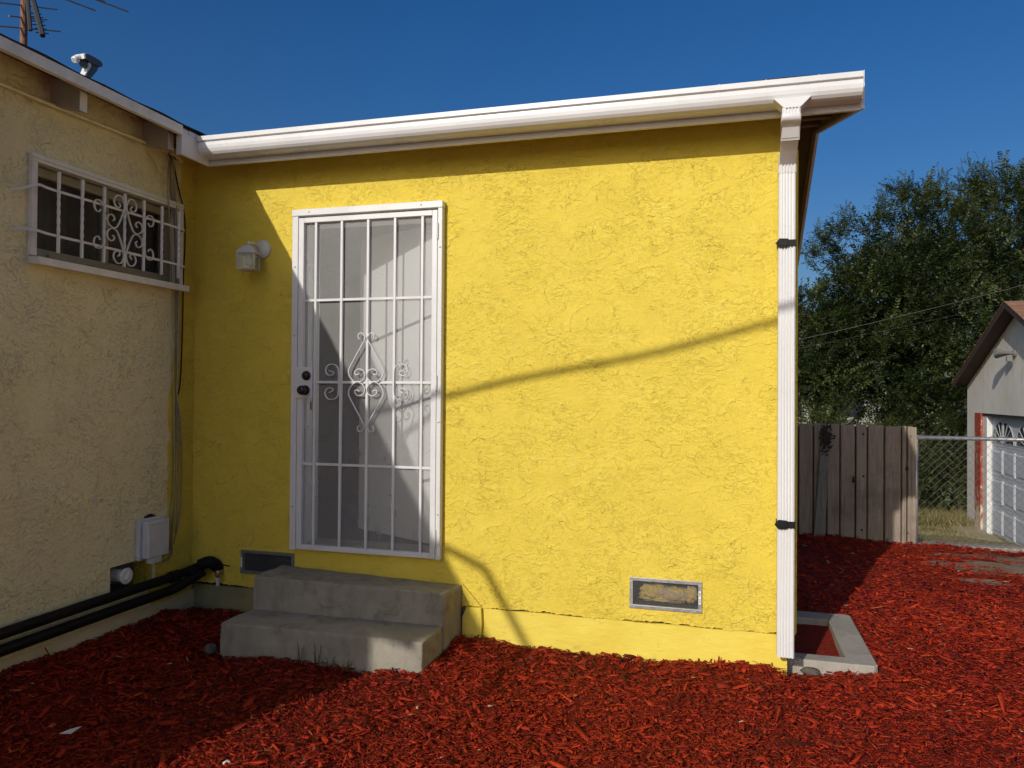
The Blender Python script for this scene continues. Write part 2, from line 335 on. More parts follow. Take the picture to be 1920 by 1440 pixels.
# ------------------------------------------------------------------ mesh helpers
class MB:
    def __init__(s): s.v = []; s.f = []
    def add(s, vs, fs):
        o = len(s.v); s.v += [tuple(map(float, p)) for p in vs]; s.f += [tuple(o+i for i in f) for f in fs]; return s
    def box(s, x0, x1, y0, y1, z0, z1):
        return s.add([(x0, y0, z0), (x1, y0, z0), (x1, y1, z0), (x0, y1, z0), (x0, y0, z1), (x1, y0, z1), (x1, y1, z1), (x0, y1, z1)],
                     [(0, 3, 2, 1), (4, 5, 6, 7), (0, 1, 5, 4), (1, 2, 6, 5), (2, 3, 7, 6), (3, 0, 4, 7)])
    def hexa(s, p): return s.add(p, [(0, 3, 2, 1), (4, 5, 6, 7), (0, 1, 5, 4), (1, 2, 6, 5), (2, 3, 7, 6), (3, 0, 4, 7)])
    def bar(s, a, b, w, h, up=(0, 0, 1)):
        a = Vector(a); b = Vector(b); d = (b-a).normalized(); u = Vector(up)
        r = d.cross(u)
        if r.length < 1e-4: r = d.cross(Vector((0, 1, 0)))
        r.normalize(); u = r.cross(d).normalized(); r = r*(w/2); u = u*(h/2)
        return s.hexa([a-r-u, b-r-u, b+r-u, a+r-u, a-r+u, b-r+u, b+r+u, a+r+u])
    def prism(s, poly, axis, a, b):
        """poly: list of 2D points (the two other axes in order), extruded along axis from a to b"""
        def P(p, t):
            q = list(p); q.insert(axis, t); return q
        n = len(poly); vs = [P(p, a) for p in poly]+[P(p, b) for p in poly]
        fs = [tuple(range(n))[::-1], tuple(range(n, 2*n))]+[(i, (i+1) % n, n+(i+1) % n, n+i) for i in range(n)]
        return s.add(vs, fs)
    def tube(s, pts, r, n=8, caps=True, rr=None):
        P = [Vector(p) for p in pts]; m = len(P); rings = []
        t0 = (P[1]-P[0]).normalized(); u = t0.orthogonal().normalized(); o = len(s.v)
        for i in range(m):
            t = (P[min(i+1, m-1)]-P[max(i-1, 0)]).normalized()
            u = (u-t*u.dot(t)).normalized(); w_ = t.cross(u); R = rr[i] if rr else r
            for k in range(n):
                a = 2*math.pi*k/n; q = P[i]+(u*math.cos(a)+w_*math.sin(a))*R; s.v.append(tuple(q))
        for i in range(m-1):
            for k in range(n):
                s.f.append((o+i*n+k, o+i*n+(k+1) % n, o+(i+1)*n+(k+1) % n, o+(i+1)*n+k))
        if caps: s.f.append(tuple(o+k for k in range(n))[::-1]); s.f.append(tuple(o+(m-1)*n+k for k in range(n)))
        return s
    def strap(s, pts, nrm, w, t):
        """flat strap bent along pts; w is measured along nrm, t across the bend"""
        P = [Vector(p) for p in pts]; N = Vector(nrm).normalized(); m = len(P); o = len(s.v)
        for i in range(m):
            d = (P[min(i+1, m-1)]-P[max(i-1, 0)]).normalized(); q = d.cross(N).normalized()
            for a, b in ((-1, -1), (1, -1), (1, 1), (-1, 1)): s.v.append(tuple(P[i]+N*(a*w/2)+q*(b*t/2)))
        for i in range(m-1):
            for k in range(4): s.f.append((o+i*4+k, o+i*4+(k+1) % 4, o+(i+1)*4+(k+1) % 4, o+(i+1)*4+k))
        s.f.append((o+3, o+2, o+1, o)); e = o+(m-1)*4; s.f.append((e, e+1, e+2, e+3)); return s
    def lathe(s, prof, c, axis, n=16):
        """prof: (radius, height) pairs turned round axis through c"""
        A = Vector(axis).normalized(); u = A.orthogonal().normalized(); w_ = A.cross(u); C = Vector(c); o = len(s.v)
        for r, h in prof:
            for k in range(n):
                a = 2*math.pi*k/n; s.v.append(tuple(C+A*h+(u*math.cos(a)+w_*math.sin(a))*r))
        for i in range(len(prof)-1):
            for k in range(n): s.f.append((o+i*n+k, o+i*n+(k+1) % n, o+(i+1)*n+(k+1) % n, o+(i+1)*n+k))
        s.f.append(tuple(o+k for k in range(n))[::-1]); e = o+(len(prof)-1)*n; s.f.append(tuple(e+k for k in range(n))); return s
    def build(s, name, mat, parent=None, bevel=0, smooth=False, kind=None, label=None, seg=2):
        me = bpy.data.meshes.new(name); me.from_pydata(s.v, [], s.f); me.validate(); me.update()
        me.materials.append(MAT[mat] if isinstance(mat, str) else mat)
        import bmesh
        bm = bmesh.new(); bm.from_mesh(me); bmesh.ops.recalc_face_normals(bm, faces=bm.faces); bm.to_mesh(me); bm.free()
        if smooth: me.polygons.foreach_set('use_smooth', [True]*len(me.polygons))
        o = bpy.data.objects.new(name, me); COL.objects.link(o)
        if parent:
            o.parent = parent
            if parent.type == 'EMPTY': o.location = -Vector(parent.location)
        if bevel:
            b = o.modifiers.new('bevel', 'BEVEL'); b.width = bevel; b.segments = seg; b.limit_method = 'ANGLE'; b.angle_limit = rad(40)
        if kind: o['kind'] = kind
        if label: o['label'] = label
        return o

def thing(name, label, cat, loc=(0, 0, 0), group=None):
    o = bpy.data.objects.new(name, None); COL.objects.link(o); o.location = loc; o.empty_display_size = 0.2
    o['label'] = label; o['category'] = cat
    if group: o['group'] = group
    return o
def tag(o, label=None, cat=None, group=None, kind=None):
    if label: o['label'] = label
    if cat: o['category'] = cat
    if group: o['group'] = group
    if kind: o['kind'] = kind
    return o
def again(o, off, parent=None):
    """another piece of the same shape: shares the mesh"""
    c = o.copy(); COL.objects.link(c); c.parent = parent or o.parent
    c.location = Vector(o.location)+Vector(off); return c
def npmesh(name, V, F, mat, parent=None, tint=None, smooth=False, kind=None):
    """V (n,3), F (m,k) arrays; one mesh, quick"""
    me = bpy.data.meshes.new(name); k = F.shape[1]
    me.vertices.add(len(V)); me.vertices.foreach_set('co', V.astype(np.float32).ravel())
    me.loops.add(F.size); me.loops.foreach_set('vertex_index', F.astype(np.int32).ravel())
    me.polygons.add(len(F)); me.polygons.foreach_set('loop_start', np.arange(0, F.size, k, dtype=np.int32))
    if tint is not None:
        a = me.color_attributes.new('tint', 'FLOAT_COLOR', 'POINT')
        c = np.ones((len(V), 4), np.float32); c[:, 0] = tint; c[:, 1] = tint; c[:, 2] = tint; a.data.foreach_set('color', c.ravel())
    me.update(calc_edges=True); me.materials.append(MAT[mat])
    if smooth: me.polygons.foreach_set('use_smooth', [True]*len(me.polygons))
    o = bpy.data.objects.new(name, me); COL.objects.link(o)
    if parent:
        o.parent = parent
        if parent.type == 'EMPTY': o.location = -Vector(parent.location)
    if kind: o['kind'] = kind
    return o
def smoothpts(pts, sub=5):
    P = [Vector(p) for p in pts]; out = []
    for i in range(len(P)-1):
        a = P[max(i-1, 0)]; b = P[i]; c = P[i+1]; d = P[min(i+2, len(P)-1)]
        for k in range(sub):
            t = k/sub
            out.append(0.5*((2*b)+(c-a)*t+(2*a-5*b+4*c-d)*t*t+(3*b-a-3*c+d)*t**3))
    out.append(P[-1]); return out

# ------------------------------------------------------------------ ground
_cp = np.array([(1.84, 0, .055), (1.95, -.1, .055), (2.26, 0, .025), (2.55, 0, .02), (2.88, 0, .01), (3.13, 0, .032), (3.35, 0, .055), (3.50, 0, .058), (3.62, 0.05, -.02), (3.6, .2, -.04),
                (.62, -.57, -.01), (1.17, -.57, .006), (1.47, -.57, -.01), (1.68, -.57, .04), (1.80, -.57, .02), (1.90, -.3, .03),
                (0, -1.33, .10), (0, -.69, .10), (0, 0, .05), (.35, -.02, .05), (.1, -.3, .09), (.3, -.5, .03), (0, -2.5, .09), (0, -4, .08),
                (1, -1.6, 0), (2.5, -1.2, .0), (3.4, -.8, -.01), (4.3, -.3, 0), (2, -2.5, 0), (4, -2, 0), (5.5, -1, 0),
                (3.7, -.05, -.005), (4.15, .15, .03), (3.9, .02, .015), (4.15, .9, .02), (4.1, 1.15, .02), (3.75, 1.2, .02), (4.5, 2.3, -.03), (5.5, 2, -.05), (4.1, 4.75, -.085), (5.2, 4.75, -.13), (6.3, 4.7, -.15), (6.5, 3, -.08),
                (0, -8, 0), (6, -8, 0), (10, 0, -.05), (10, 5, -.2)])
def ground_h(x, y):
    x = np.asarray(x, float); y = np.asarray(y, float)
    d2 = (x[..., None]-_cp[:, 0])**2+(y[..., None]-_cp[:, 1])**2+0.004
    w_ = d2**-1.6; h = (w_*_cp[:, 2]).sum(-1)/w_.sum(-1)
    h = h+0.010*np.sin(x*5.1+1.3*np.sin(y*3.7))*np.sin(y*4.3+x)+0.006*np.sin(x*13+y*7)*np.sin(y*11-x*3)
    return h
_dp = [(*at(1893, 1064, 2, -.09)[:2], .62, .42), (*at(1846, 1094, 2, -.09)[:2], .20, .10), (*at(1800, 1036, 2, -.12)[:2], .32, .10), (*at(1925, 1040, 2, -.1)[:2], .5, .3)]
def dirt_amt(x, y):
    d = np.zeros_like(x)
    for cx, cy, rx, ry in _dp: d = np.maximum(d, 1.35-np.sqrt(((x-cx)/rx)**2+((y-cy)/ry)**2))
    return np.clip(d+np.where(d > 0.02, 0.25, 0)*np.sin(x*11+2*np.sin(y*9))*np.sin(y*13+x*3), 0, 1)
def far_h(x, y):
    t = np.clip((np.asarray(y, float)-5.0)/4.8, 0, 1); s_ = t*t*(3-2*t)*0.5+t*0.5
    return -0.19-0.76*s_
# the large sheet: dirt near, dropping a little beyond the fence, out to the horizon
def sheet(name, xs, ys, hf, mat, kind='structure'):
    X, Y = np.meshgrid(xs, ys); Z = hf(X, Y); V = np.stack([X, Y, Z], -1).reshape(-1, 3)
    nx = len(xs); i, j = np.meshgrid(np.arange(nx-1), np.arange(len(ys)-1)); a = (j*nx+i).ravel()
    o = npmesh(name, V, np.stack([a, a+1, a+nx+1, a+nx], -1), mat, smooth=True, kind=kind); return o
gx = np.array([-900, -300, -80, -30, -12, -6, 0, 2, 3, 4, 5, 6, 7, 8, 10, 14, 20, 40, 100, 400, 900.])
gy = np.array([-900, -300, -80, -30, -12, -6, 0, 4.0, 4.9, 5.2, 5.6, 6.1, 6.8, 7.6, 8.4, 9.2, 10.5, 14, 20, 40, 100, 400, 900.])
g = sheet('ground', gx, gy, lambda x, y: np.where(y < 4.95, -0.22, far_h(x, y)), 'lawn')
# dirt sheet under the yard and the mulch bed
xs = np.arange(-0.05, 9.6, 0.08); ys = np.arange(-7.0, 5.0, 0.08)
sheet('soil', xs, ys, lambda x, y: ground_h(x, y)-0.028, 'soil')
def bed_h(x, y):
    return ground_h(x, y)-0.012-0.08*np.clip(dirt_amt(x, y)+np.clip((x-6.3)*1.2, 0, 1)*np.clip(y-2.2, 0, 1), 0, 1)
xs = np.arange(0.0, 8.6, 0.04); ys = np.arange(-7.0, 4.84, 0.04)
sheet('mulch_bed', xs, ys, bed_h, 'bed')

xs = np.linspace(-1, 9.5, 12); ys = np.linspace(-30, -6.6, 12)
sheet('bounce_slab', xs, ys, lambda x, y: 0*x-0.0, 'bounceslab')  # pale ground added behind the viewer to bounce light onto the walls

xs = np.linspace(7.2, 11.5, 10); ys = np.linspace(-30, 4.0, 20)
sheet('side_bounce_slab', xs, ys, lambda x, y: 0*x-0.05-0.10*np.clip(y/4, 0, 1), 'bounceslab')  # unseen pale strip, added for the light it throws back at the shaded side

# chips of dyed bark: every one a splinter with its own size, twist and tone
def make_chips():
    def region(n, x0, x1, y0, y1):
        return np.stack([RNG.uniform(x0, x1, n), RNG.uniform(y0, y1, n)], -1)
    P = np.concatenate([region(100000, 0.0, 5.2, -2.6, 0.0), region(15000, 3.6, 6.2, -1.6, 1.2), region(18000, 3.6, 5.2, 0.0, 2.2), region(30000, 3.6, 7.6, 1.0, 4.82), region(9000, 4.6, 8.2, -2.6, 1.0), region(9000, 0, 6.5, -4.4, -2.6)])
    x, y = P[:, 0], P[:, 1]
    keep = ~((x > 0.64) & (x < 1.80) & (y > -0.54) & (y < 0.0))
    keep &= ~((y > -0.004) & (x < 3.60))                       # under the house
    keep &= ~((x > 3.60) & (x < 4.07) & (y > 0.13) & (y < 1.08) & ~((x < 3.90) & (y > 0.24) & (y < 0.93)))
    keep &= ~((x < 3.64) & (y > -0.004))
    thin = np.clip(dirt_amt(x, y)+np.clip((x-6.3)*1.2, 0, 1)*np.clip(y-2.2, 0, 1), 0, 1)           # chips run out towards the bare dirt at the back right
    nz = 0.5+0.5*np.sin(x*6.1+2*np.sin(y*4.7))*np.sin(y*7.3+x*2.0)
    keep &= ~((thin*1.6*(0.35+0.9*nz)) > RNG.uniform(0, 1, len(x)))
    P = P[keep]; x, y = P[:, 0], P[:, 1]; n = len(P)
    dist = np.hypot(x-CAM[0], y-CAM[1])
    big = np.clip(dist/4.2, 0.85, 1.25)
    L = np.exp(RNG.normal(math.log(0.0205), 0.50, n))*big; L = np.clip(L, 0.010, 0.12)
    W = np.clip(L*np.exp(RNG.normal(math.log(0.30), 0.42, n)), 0.0035, 0.030); T = W*RNG.uniform(0.10, 0.40, n)
    a = RNG.uniform(0, 2*math.pi, n); tilt = RNG.normal(0, 0.16, n); roll = RNG.normal(0, 0.26, n)
    tilt = np.where(RNG.uniform(0, 1, n) < 0.04, RNG.normal(0, 0.7, n), tilt)
    inpit = (x > 3.6) & (x < 3.92) & (y > 0.2) & (y < 0.95)
    z = ground_h(x, y)+RNG.uniform(-0.008, 0.009, n)+np.abs(np.sin(tilt))*L*0.25
    z = np.where(inpit, -0.075+RNG.uniform(0, 0.015, n), z)
    D = np.stack([np.cos(a)*np.cos(tilt), np.sin(a)*np.cos(tilt), np.sin(tilt)], -1)
    S = np.stack([-np.sin(a), np.cos(a), np.zeros(n)], -1); N = np.cross(D, S)
    S2 = S*np.cos(roll)[:, None]+N*np.sin(roll)[:, None]; N2 = np.cross(D, S2)
    C = np.stack([x, y, z], -1)
    V = np.zeros((n, 8, 3))
    bend = RNG.normal(0, 0.12, n)
    sg = [(-1, -1), (-1, 1), (1, 1), (1, -1)]
    for e, (ends) in enumerate((-1, 1)):
        wv = RNG.uniform(0.25, 1.0, n); sh = RNG.normal(0, 0.22, (n, 2))
        for q, (p, r) in enumerate(sg):
            V[:, e*4+q] = C+D*(ends*(0.5+0.18*RNG.uniform(-1, 1, n))*L)[:, None]+S2*((p*0.5*wv+sh[:, 0])*W)[:, None]+N2*((r*0.5*np.clip(wv, .4, 1))*T+bend*L*0.15*ends*ends)[:, None]
    base = np.array([(0, 1, 2, 3), (4, 7, 6, 5), (0, 4, 5, 1), (1, 5, 6, 2), (2, 6, 7, 3)])
    F = (np.arange(n)[:, None, None]*8+base[None]).reshape(-1, 4)
    tint = np.clip(RNG.beta(1.7, 2.1, n)*0.95-0.05+0.12*np.sin(x*2.1+np.sin(y*1.7))*np.sin(y*2.6+1.0)+0.10*np.clip((x-3.4)/2.0, -.3, 1), 0, 0.95); tint = np.where(RNG.uniform(0, 1, n) < 0.006, 0.985, tint); tint = np.where(RNG.uniform(0, 1, n) < 0.0009, 1.0, tint)  # tones rise to the right, painting in the brighter light there
    # keep every chip out of walls and steps
    Vv = V.reshape(-1, 3)
    o = npmesh('mulch', Vv, F, 'chip', tint=np.repeat(tint, 8), kind='stuff')
    tag(o, 'red dyed wood chip mulch spread over the yard in front of the house', 'mulch')
make_chips()

# ------------------------------------------------------------------ the house
house = thing('house', 'L shaped stucco house with a bright yellow wing and a cream wing in shade', 'house', (0, 0, 0))
def holed(mb, plane, c, t, us, vs, holes):
    """wall sheet at axis plane=c, thickness t, grid us x vs, holes=(u0,u1,v0,v1)"""
    def P(u, v, d):
        return (u, d, v) if plane == 1 else (d, u, v)
    for i in range(len(us)-1):
        for j in range(len(vs)-1):
            uc = (us[i]+us[i+1])/2; vc = (vs[j]+vs[j+1])/2
            if any(h[0] < uc < h[1] and h[2] < vc < h[3] for h in holes): continue
            for d in (c, c+t): mb.add([P(us[i], vs[j], d), P(us[i+1], vs[j], d), P(us[i+1], vs[j+1], d), P(us[i], vs[j+1], d)], [(0, 1, 2, 3)])
    for h in holes+[(us[0], us[-1], vs[0], vs[-1])]:
        q = [(h[0], h[2]), (h[1], h[2]), (h[1], h[3]), (h[0], h[3])]
        for k in range(4):
            a, b = q[k], q[(k+1) % 4]; mb.add([P(*a, c), P(*b, c), P(*b, c+t), P(*a, c+t)], [(0, 1, 2, 3)])
DX0, DX1, DZ0, DZ1 = 0.795, 1.655, 0.50, 2.49        # doorway
XW = 3.638
m = MB()
LV = (0.385, 0.725, 0.315, 0.428); RV = (2.812, 3.153, 0.305, 0.435)
holed(m, 1, 0.0, 0.14, [0.0, LV[0], LV[1], DX0, DX1, RV[0], RV[1], XW], sorted([0.232, LV[2], RV[2], LV[3], RV[3], DZ0, DZ1, 3.0]),
      [(DX0, DX1, DZ0, DZ1), (LV[0], LV[1], LV[2], LV[3]), (RV[0], RV[1], RV[2], RV[3])])
m.add([(XW, .141, .232), (XW, 3.0, .232), (XW, 3.0, 2.72), (XW, 1.63, 3.30), (XW, .141, 3.02)], [(0, 1, 2, 3, 4)])
m.add([(XW, 3.0, .232), (-3.5, 3.0, .232), (-3.5, 3.0, 2.7), (XW, 3.0, 2.7)], [(0, 1, 2, 3)])
# ragged lower edge of the stucco coat
n = 300; xsr = np.linspace(0.0, XW, n); zz = 0.2165+0.004*np.sin(xsr*9)+RNG.normal(0, 0.0022, n)+0.0025*np.sin(xsr*41)
for i in range(n-1):
    m.add([(xsr[i], 0, zz[i]), (xsr[i+1], 0, zz[i+1]), (xsr[i+1], 0, .232), (xsr[i], 0, .232)], [(0, 1, 2, 3)])
    m.add([(xsr[i], 0, zz[i]), (xsr[i+1], 0, zz[i+1]), (xsr[i+1], 0.03, zz[i+1]), (xsr[i], 0.03, zz[i])], [(0, 1, 2, 3)])
m.box(XW-0.0, XW+0.004, 0.001, 2.99, 0.225, 2.70)
m.build('wall', 'yellow', house, label='bright yellow textured stucco wall with the door')
# foundation of the yellow wing
nf = 60; xf = np.linspace(1.855, 3.597, nf)
m = MB(); zt = 0.2085+0.002*np.sin(xf*17)
for i in range(nf-1):
    m.hexa([(xf[i], .006, -.3), (xf[i+1], .006, -.3), (xf[i+1], .12, -.3), (xf[i], .12, -.3), (xf[i], .006, zt[i]), (xf[i+1], .006, zt[i+1]), (xf[i+1], .12, zt[i+1]), (xf[i], .12, zt[i])])
m.box(3.45, 3.5965, .121, 3.0, -.3, .20)
m.build('foundation', 'found_y', house, label='yellow painted foundation strip below the crack')
MB().box(0.0, 1.85, .02, .12, -.3, .2).build('foundation', 'found_g', house, label='dark bare foundation strip left of and behind the steps')
MB().box(0.0, 3.59, .028, .11, .19, .25).build('gap_shade', 'dark', house)  # near-black strip that paints the shade inside the gap under the stucco
# small broken corner of render beside the steps
m = MB(); m.prism([(1.842, .16), (1.87, .215), (1.955, .216), (1.96, .12), (1.95, .02), (1.842, .02)], 1, -0.022, 0.004)
m.build('render_patch', 'found_y', house, bevel=.004)
MB().prism([(1.838, .345), (1.955, .222), (1.838, .222)], 1, -0.016, -0.001).build('render_patch', 'yellow', house, bevel=.004)

# --- cream wing
WY0, WY1, WZ0, WZ1 = -1.185, -0.175, 2.10, 2.575
CV = (-0.672, -0.345, 0.262, 0.452)
m = MB()
holed(m, 0, 0.0, -0.14, [-5.87, WY0, CV[0], CV[1], WY1, 0.0], [0.16, CV[2], CV[3], WZ0, WZ1, 3.05], [(WY0, WY1, WZ0, WZ1), CV])
m.add([(-.141, -5.87, .16), (-4, -5.87, .16), (-4, -5.87, 3.05), (-.141, -5.87, 3.05)], [(0, 1, 2, 3)])
m.add([(-4, -5.87, .16), (-4, 3, .16), (-4, 3, 3.05), (-4, -5.87, 3.05)], [(0, 1, 2, 3)])
m.build('wall', 'cream', house, label='cream textured stucco wall in shade with the barred window')
m = MB()
yy = np.linspace(-5.87, 0.11, 80); ft = 0.165+0.006*np.sin(yy*7)
for i in range(79):
    m.hexa([(-.12, yy[i], -.3), (.012, yy[i], -.3), (.012, yy[i+1], -.3), (-.12, yy[i+1], -.3), (-.12, yy[i], ft[i]), (.0012, yy[i], ft[i]), (.0012, yy[i+1], ft[i+1]), (-.12, yy[i+1], ft[i+1])])
m.build('foundation', 'found_c', house, label='cream painted foundation strip under the black pipes')

# --- roof of the yellow wing
XR = 3.90; XL = 0.275
def zd(y): return 2.935+0.265*(y+0.21) if y < 1.632 else 2.935+0.265*1.842-0.45*(y-1.632)
def slab(mb, x0, x1, ya, yb, lo, hi):
    mb.hexa([(x0, ya, zd(ya)+lo), (x1, ya, zd(ya)+lo), (x1, yb, zd(yb)+lo), (x0, yb, zd(yb)+lo), (x0, ya, zd(ya)+hi), (x1, ya, zd(ya)+hi), (x1, yb, zd(yb)+hi), (x0, yb, zd(yb)+hi)])
m = MB(); slab(m, -1.5, XR-.02, -.205, 1.631, 0, .028); slab(m, -1.5, XR-.02, 1.633, 3.25, 0, .028)
roof = m.build('roof', 'shadedboards', house)
m = MB(); edge = np.linspace(0.2, XR+.012, 60)
for i in range(59):
    e0, e1 = (0.030+0.006*math.sin(edge[i+k]*2.1+0.6)**2+0.0035*math.sin(edge[i+k]*11)+(0.010 if edge[i+k] > 2.7 else 0) for k in (0, 1))
    y0 = -.245
    m.hexa([(edge[i], y0, zd(y0)+.0295), (edge[i+1], y0, zd(y0)+.0295), (edge[i+1], 0.1, zd(.1)+.0295), (edge[i], .1, zd(.1)+.0295),
            (edge[i], y0, zd(y0)+.012+e0), (edge[i+1], y0, zd(y0)+.012+e1), (edge[i+1], .1, zd(.1)+.042), (edge[i], .1, zd(.1)+.042)])
slab(m, .2, XR+.012, .101, 1.64, .0295, .042); slab(m, .2, XR+.012, 1.64, 3.28, .0295, .042)
m.build('shingle', 'shingle_d', roof)
# fascia, rake boards
MB().box(.246, XR, -.21, -.19, 2.807, 2.955).build('fascia', 'trim', house, bevel=.002)
m = MB()
m.hexa([(XR, -.21, 2.812), (XR+.02, -.21, 2.812), (XR+.02, 1.632, 3.30), (XR, 1.632, 3.30), (XR, -.21, 2.96), (XR+.02, -.21, 2.96), (XR+.02, 1.632, 3.448), (XR, 1.632, 3.448)])
m.build('rake_board', 'trim', house)
m = MB()
m.hexa([(XR, 1.634, 3.30), (XR+.02, 1.634, 3.30), (XR+.02, 3.25, 2.573), (XR, 3.25, 2.573), (XR, 1.634, 3.448), (XR+.02, 1.634, 3.448), (XR+.02, 3.25, 2.72), (XR, 3.25, 2.72)])
m.build('rake_board', 'trim', house)
m = MB()
m.hexa([(XR-.022, -.188, 2.83), (XR-.002, -.188, 2.83), (XR-.002, 1.632, 3.31), (XR-.022, 1.632, 3.31), (XR-.022, -.188, 2.935), (XR-.002, -.188, 2.935), (XR-.002, 1.632, 3.42), (XR-.022, 1.632, 3.42)])
m.hexa([(XR-.022, 1.634, 3.31), (XR-.002, 1.634, 3.31), (XR-.002, 3.25, 2.583), (XR-.022, 3.25, 2.583), (XR-.022, 1.634, 3.42), (XR-.002, 1.634, 3.42), (XR-.002, 3.25, 2.69), (XR-.022, 3.25, 2.69)])
m.build('barge_rafter', 'shadedboards', house)
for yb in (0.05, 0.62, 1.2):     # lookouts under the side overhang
    MB().bar((XW-.3, yb, zd(yb)-.047), (XR-.024, yb, zd(yb)-.047), .04, .09).build('lookout', 'shadedboards', house)
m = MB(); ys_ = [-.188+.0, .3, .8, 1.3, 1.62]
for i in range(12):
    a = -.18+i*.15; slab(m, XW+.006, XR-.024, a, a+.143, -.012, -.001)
m.build('soffit_board', 'shadedboards', house)

# --- gutter
def gprof(grow=0.0):
    return [(-.214, 2.838-grow), (-.283, 2.838-grow), (-.300-grow, 2.846), (-.313-grow, 2.858), (-.321-grow, 2.874), (-.3235-grow, 2.892), (-.3215-grow, 2.906), (-.3185-grow, 2.911),
            (-.3185-grow, 2.918), (-.332-grow, 2.921), (-.333-grow, 2.947+grow), (-.325, 2.947+grow), (-.325, 2.925), (-.3155, 2.922), (-.318, 2.89), (-.308, 2.862), (-.296, 2.851), (-.282, 2.843), (-.218, 2.843), (-.218, 2.955), (-.214, 2.955)]
gut = MB().prism(gprof(), 0, .262, 3.895).build('gutter', 'white', house, bevel=.0008)
for a, b in ((3.247, 3.2525), (3.464, 3.4695), (3.700, 3.7055)):
    MB().prism(gprof(.0016), 0, a, b).build('gutter_joint', 'white', gut)
m = MB(); m.prism([(-.214, 2.836), (-.284, 2.836), (-.3265, 2.874), (-.334, 2.949), (-.214, 2.957)], 0, 3.8955, 3.899); m.build('end_cap', 'white', gut)
m = MB(); m.prism([(-.214, 2.836), (-.284, 2.836), (-.3265, 2.874), (-.334, 2.949), (-.214, 2.957)], 0, .256, .2615)
m.build('end_cap', 'white', gut)
# funnel outlet, elbow and downspout
dsx0, dsx1 = 3.541, 3.622
m = MB()
m.hexa([(3.548, -.338, 2.803), (3.622, -.338, 2.803), (3.622, -.25, 2.803), (3.548, -.25, 2.803), (3.500, -.338, 2.852), (3.672, -.338, 2.852), (3.672, -.25, 2.852), (3.500, -.25, 2.852)])
m.build('outlet_funnel', 'white', house, bevel=.002)
def dprof(x0, x1, yf, yb):
    p = [(x0+.006, yf)]; nb = 4; w_ = (x1-x0-.024)/nb
    for i in range(nb):
        a = x0+.012+i*w_; p += [(a, yf), (a+.35*w_, yf), (a+.45*w_, yf+.0075), (a+.90*w_, yf+.0075)]
    return p+[(x1-.012, yf), (x1-.006, yf), (x1, yf+.006), (x1, yb), (x0, yb), (x0, yf+.006)]
def path_pipe(mb, prof_of, stations):
    """ribbed profile carried through (y,z,dirangle) stations; dirangle = lean from vertical"""
    o = len(mb.v); k = None
    for (y, z, ang, gr) in stations:
        pr = prof_of(gr); k = len(pr)
        for (x, d) in pr: mb.v.append((x, y+d*math.cos(ang), z-d*math.sin(ang)))
    for i in range(len(stations)-1):
        for j in range(k): mb.f.append((o+i*k+j, o+i*k+(j+1) % k, o+(i+1)*k+(j+1) % k, o+(i+1)*k+j))
    mb.f.append(tuple(o+j for j in range(k))[::-1]); e = o+(len(stations)-1)*k; mb.f.append(tuple(e+j for j in range(k)))
PF = lambda gr: dprof(dsx0-gr, dsx1+gr, -.031-gr, .031+gr)
PS = lambda gr: [(dsx0-gr+.005, -.031-gr), (dsx1+gr-.005, -.031-gr), (dsx1+gr, -.026-gr), (dsx1+gr, .031+gr), (dsx0-gr, .031+gr), (dsx0-gr, -.026-gr)]
m = MB(); path_pipe(m, PF, [(-.072, 2.60, 0, 0), (-.072, .128, 0, 0)])
ds = m.build('downspout', 'white', house)
m = MB(); path_pipe(m, PF, [(-.305, 2.806, 0, .001), (-.305, 2.772, 0, .001)]); m.build('elbow_collar', 'white', ds)
m = MB()
st = [(-.305, 2.773, 0, .003), (-.305, 2.755, 0.05, .003), (-.300, 2.735, .35, .003), (-.288, 2.716, .75, .003), (-.270, 2.702, .95, .003)]
path_pipe(m, PS, st); m.build('elbow', 'white', ds, smooth=True, bevel=.001)
m = MB(); path_pipe(m, PF, [(-.278, 2.709, .95, -.001), (-.115, 2.617, .95, -.001)]); m.build('offset_pipe', 'white', ds)
m = MB(); path_pipe(m, PF, [(-.120, 2.628, .95, .002), (-.098, 2.612, .6, .002), (-.078, 2.594, .15, .002), (-.072, 2.56, 0, .002)]); m.build('elbow', 'white', ds)
for z in (2.205, .793):
    m = MB(); m.box(dsx0-.004, dsx1+.004, -.1075, -.104, z-.017, z+.017); m.box(dsx0-.004, dsx0-.001, -.1039, -.02, z-.017, z+.017); m.box(dsx1+.001, dsx1+.004, -.1039, -.02, z-.017, z+.017)
    m.prism([(dsx0-.016, z), (dsx0+.004, z-.024), (dsx0+.045, z-.021), (dsx0+.049, z-.010), (dsx0+.049, z+.010), (dsx0+.045, z+.021), (dsx0+.004, z+.024)], 1, -.112, -.1077)
    m.prism([(dsx0-.008, z), (dsx0+.006, z-.015), (dsx0+.040, z-.013), (dsx0+.040, z+.013), (dsx0+.006, z+.015)], 1, -.1155, -.1122)
    m.build('strap', 'black', ds, bevel=.001)

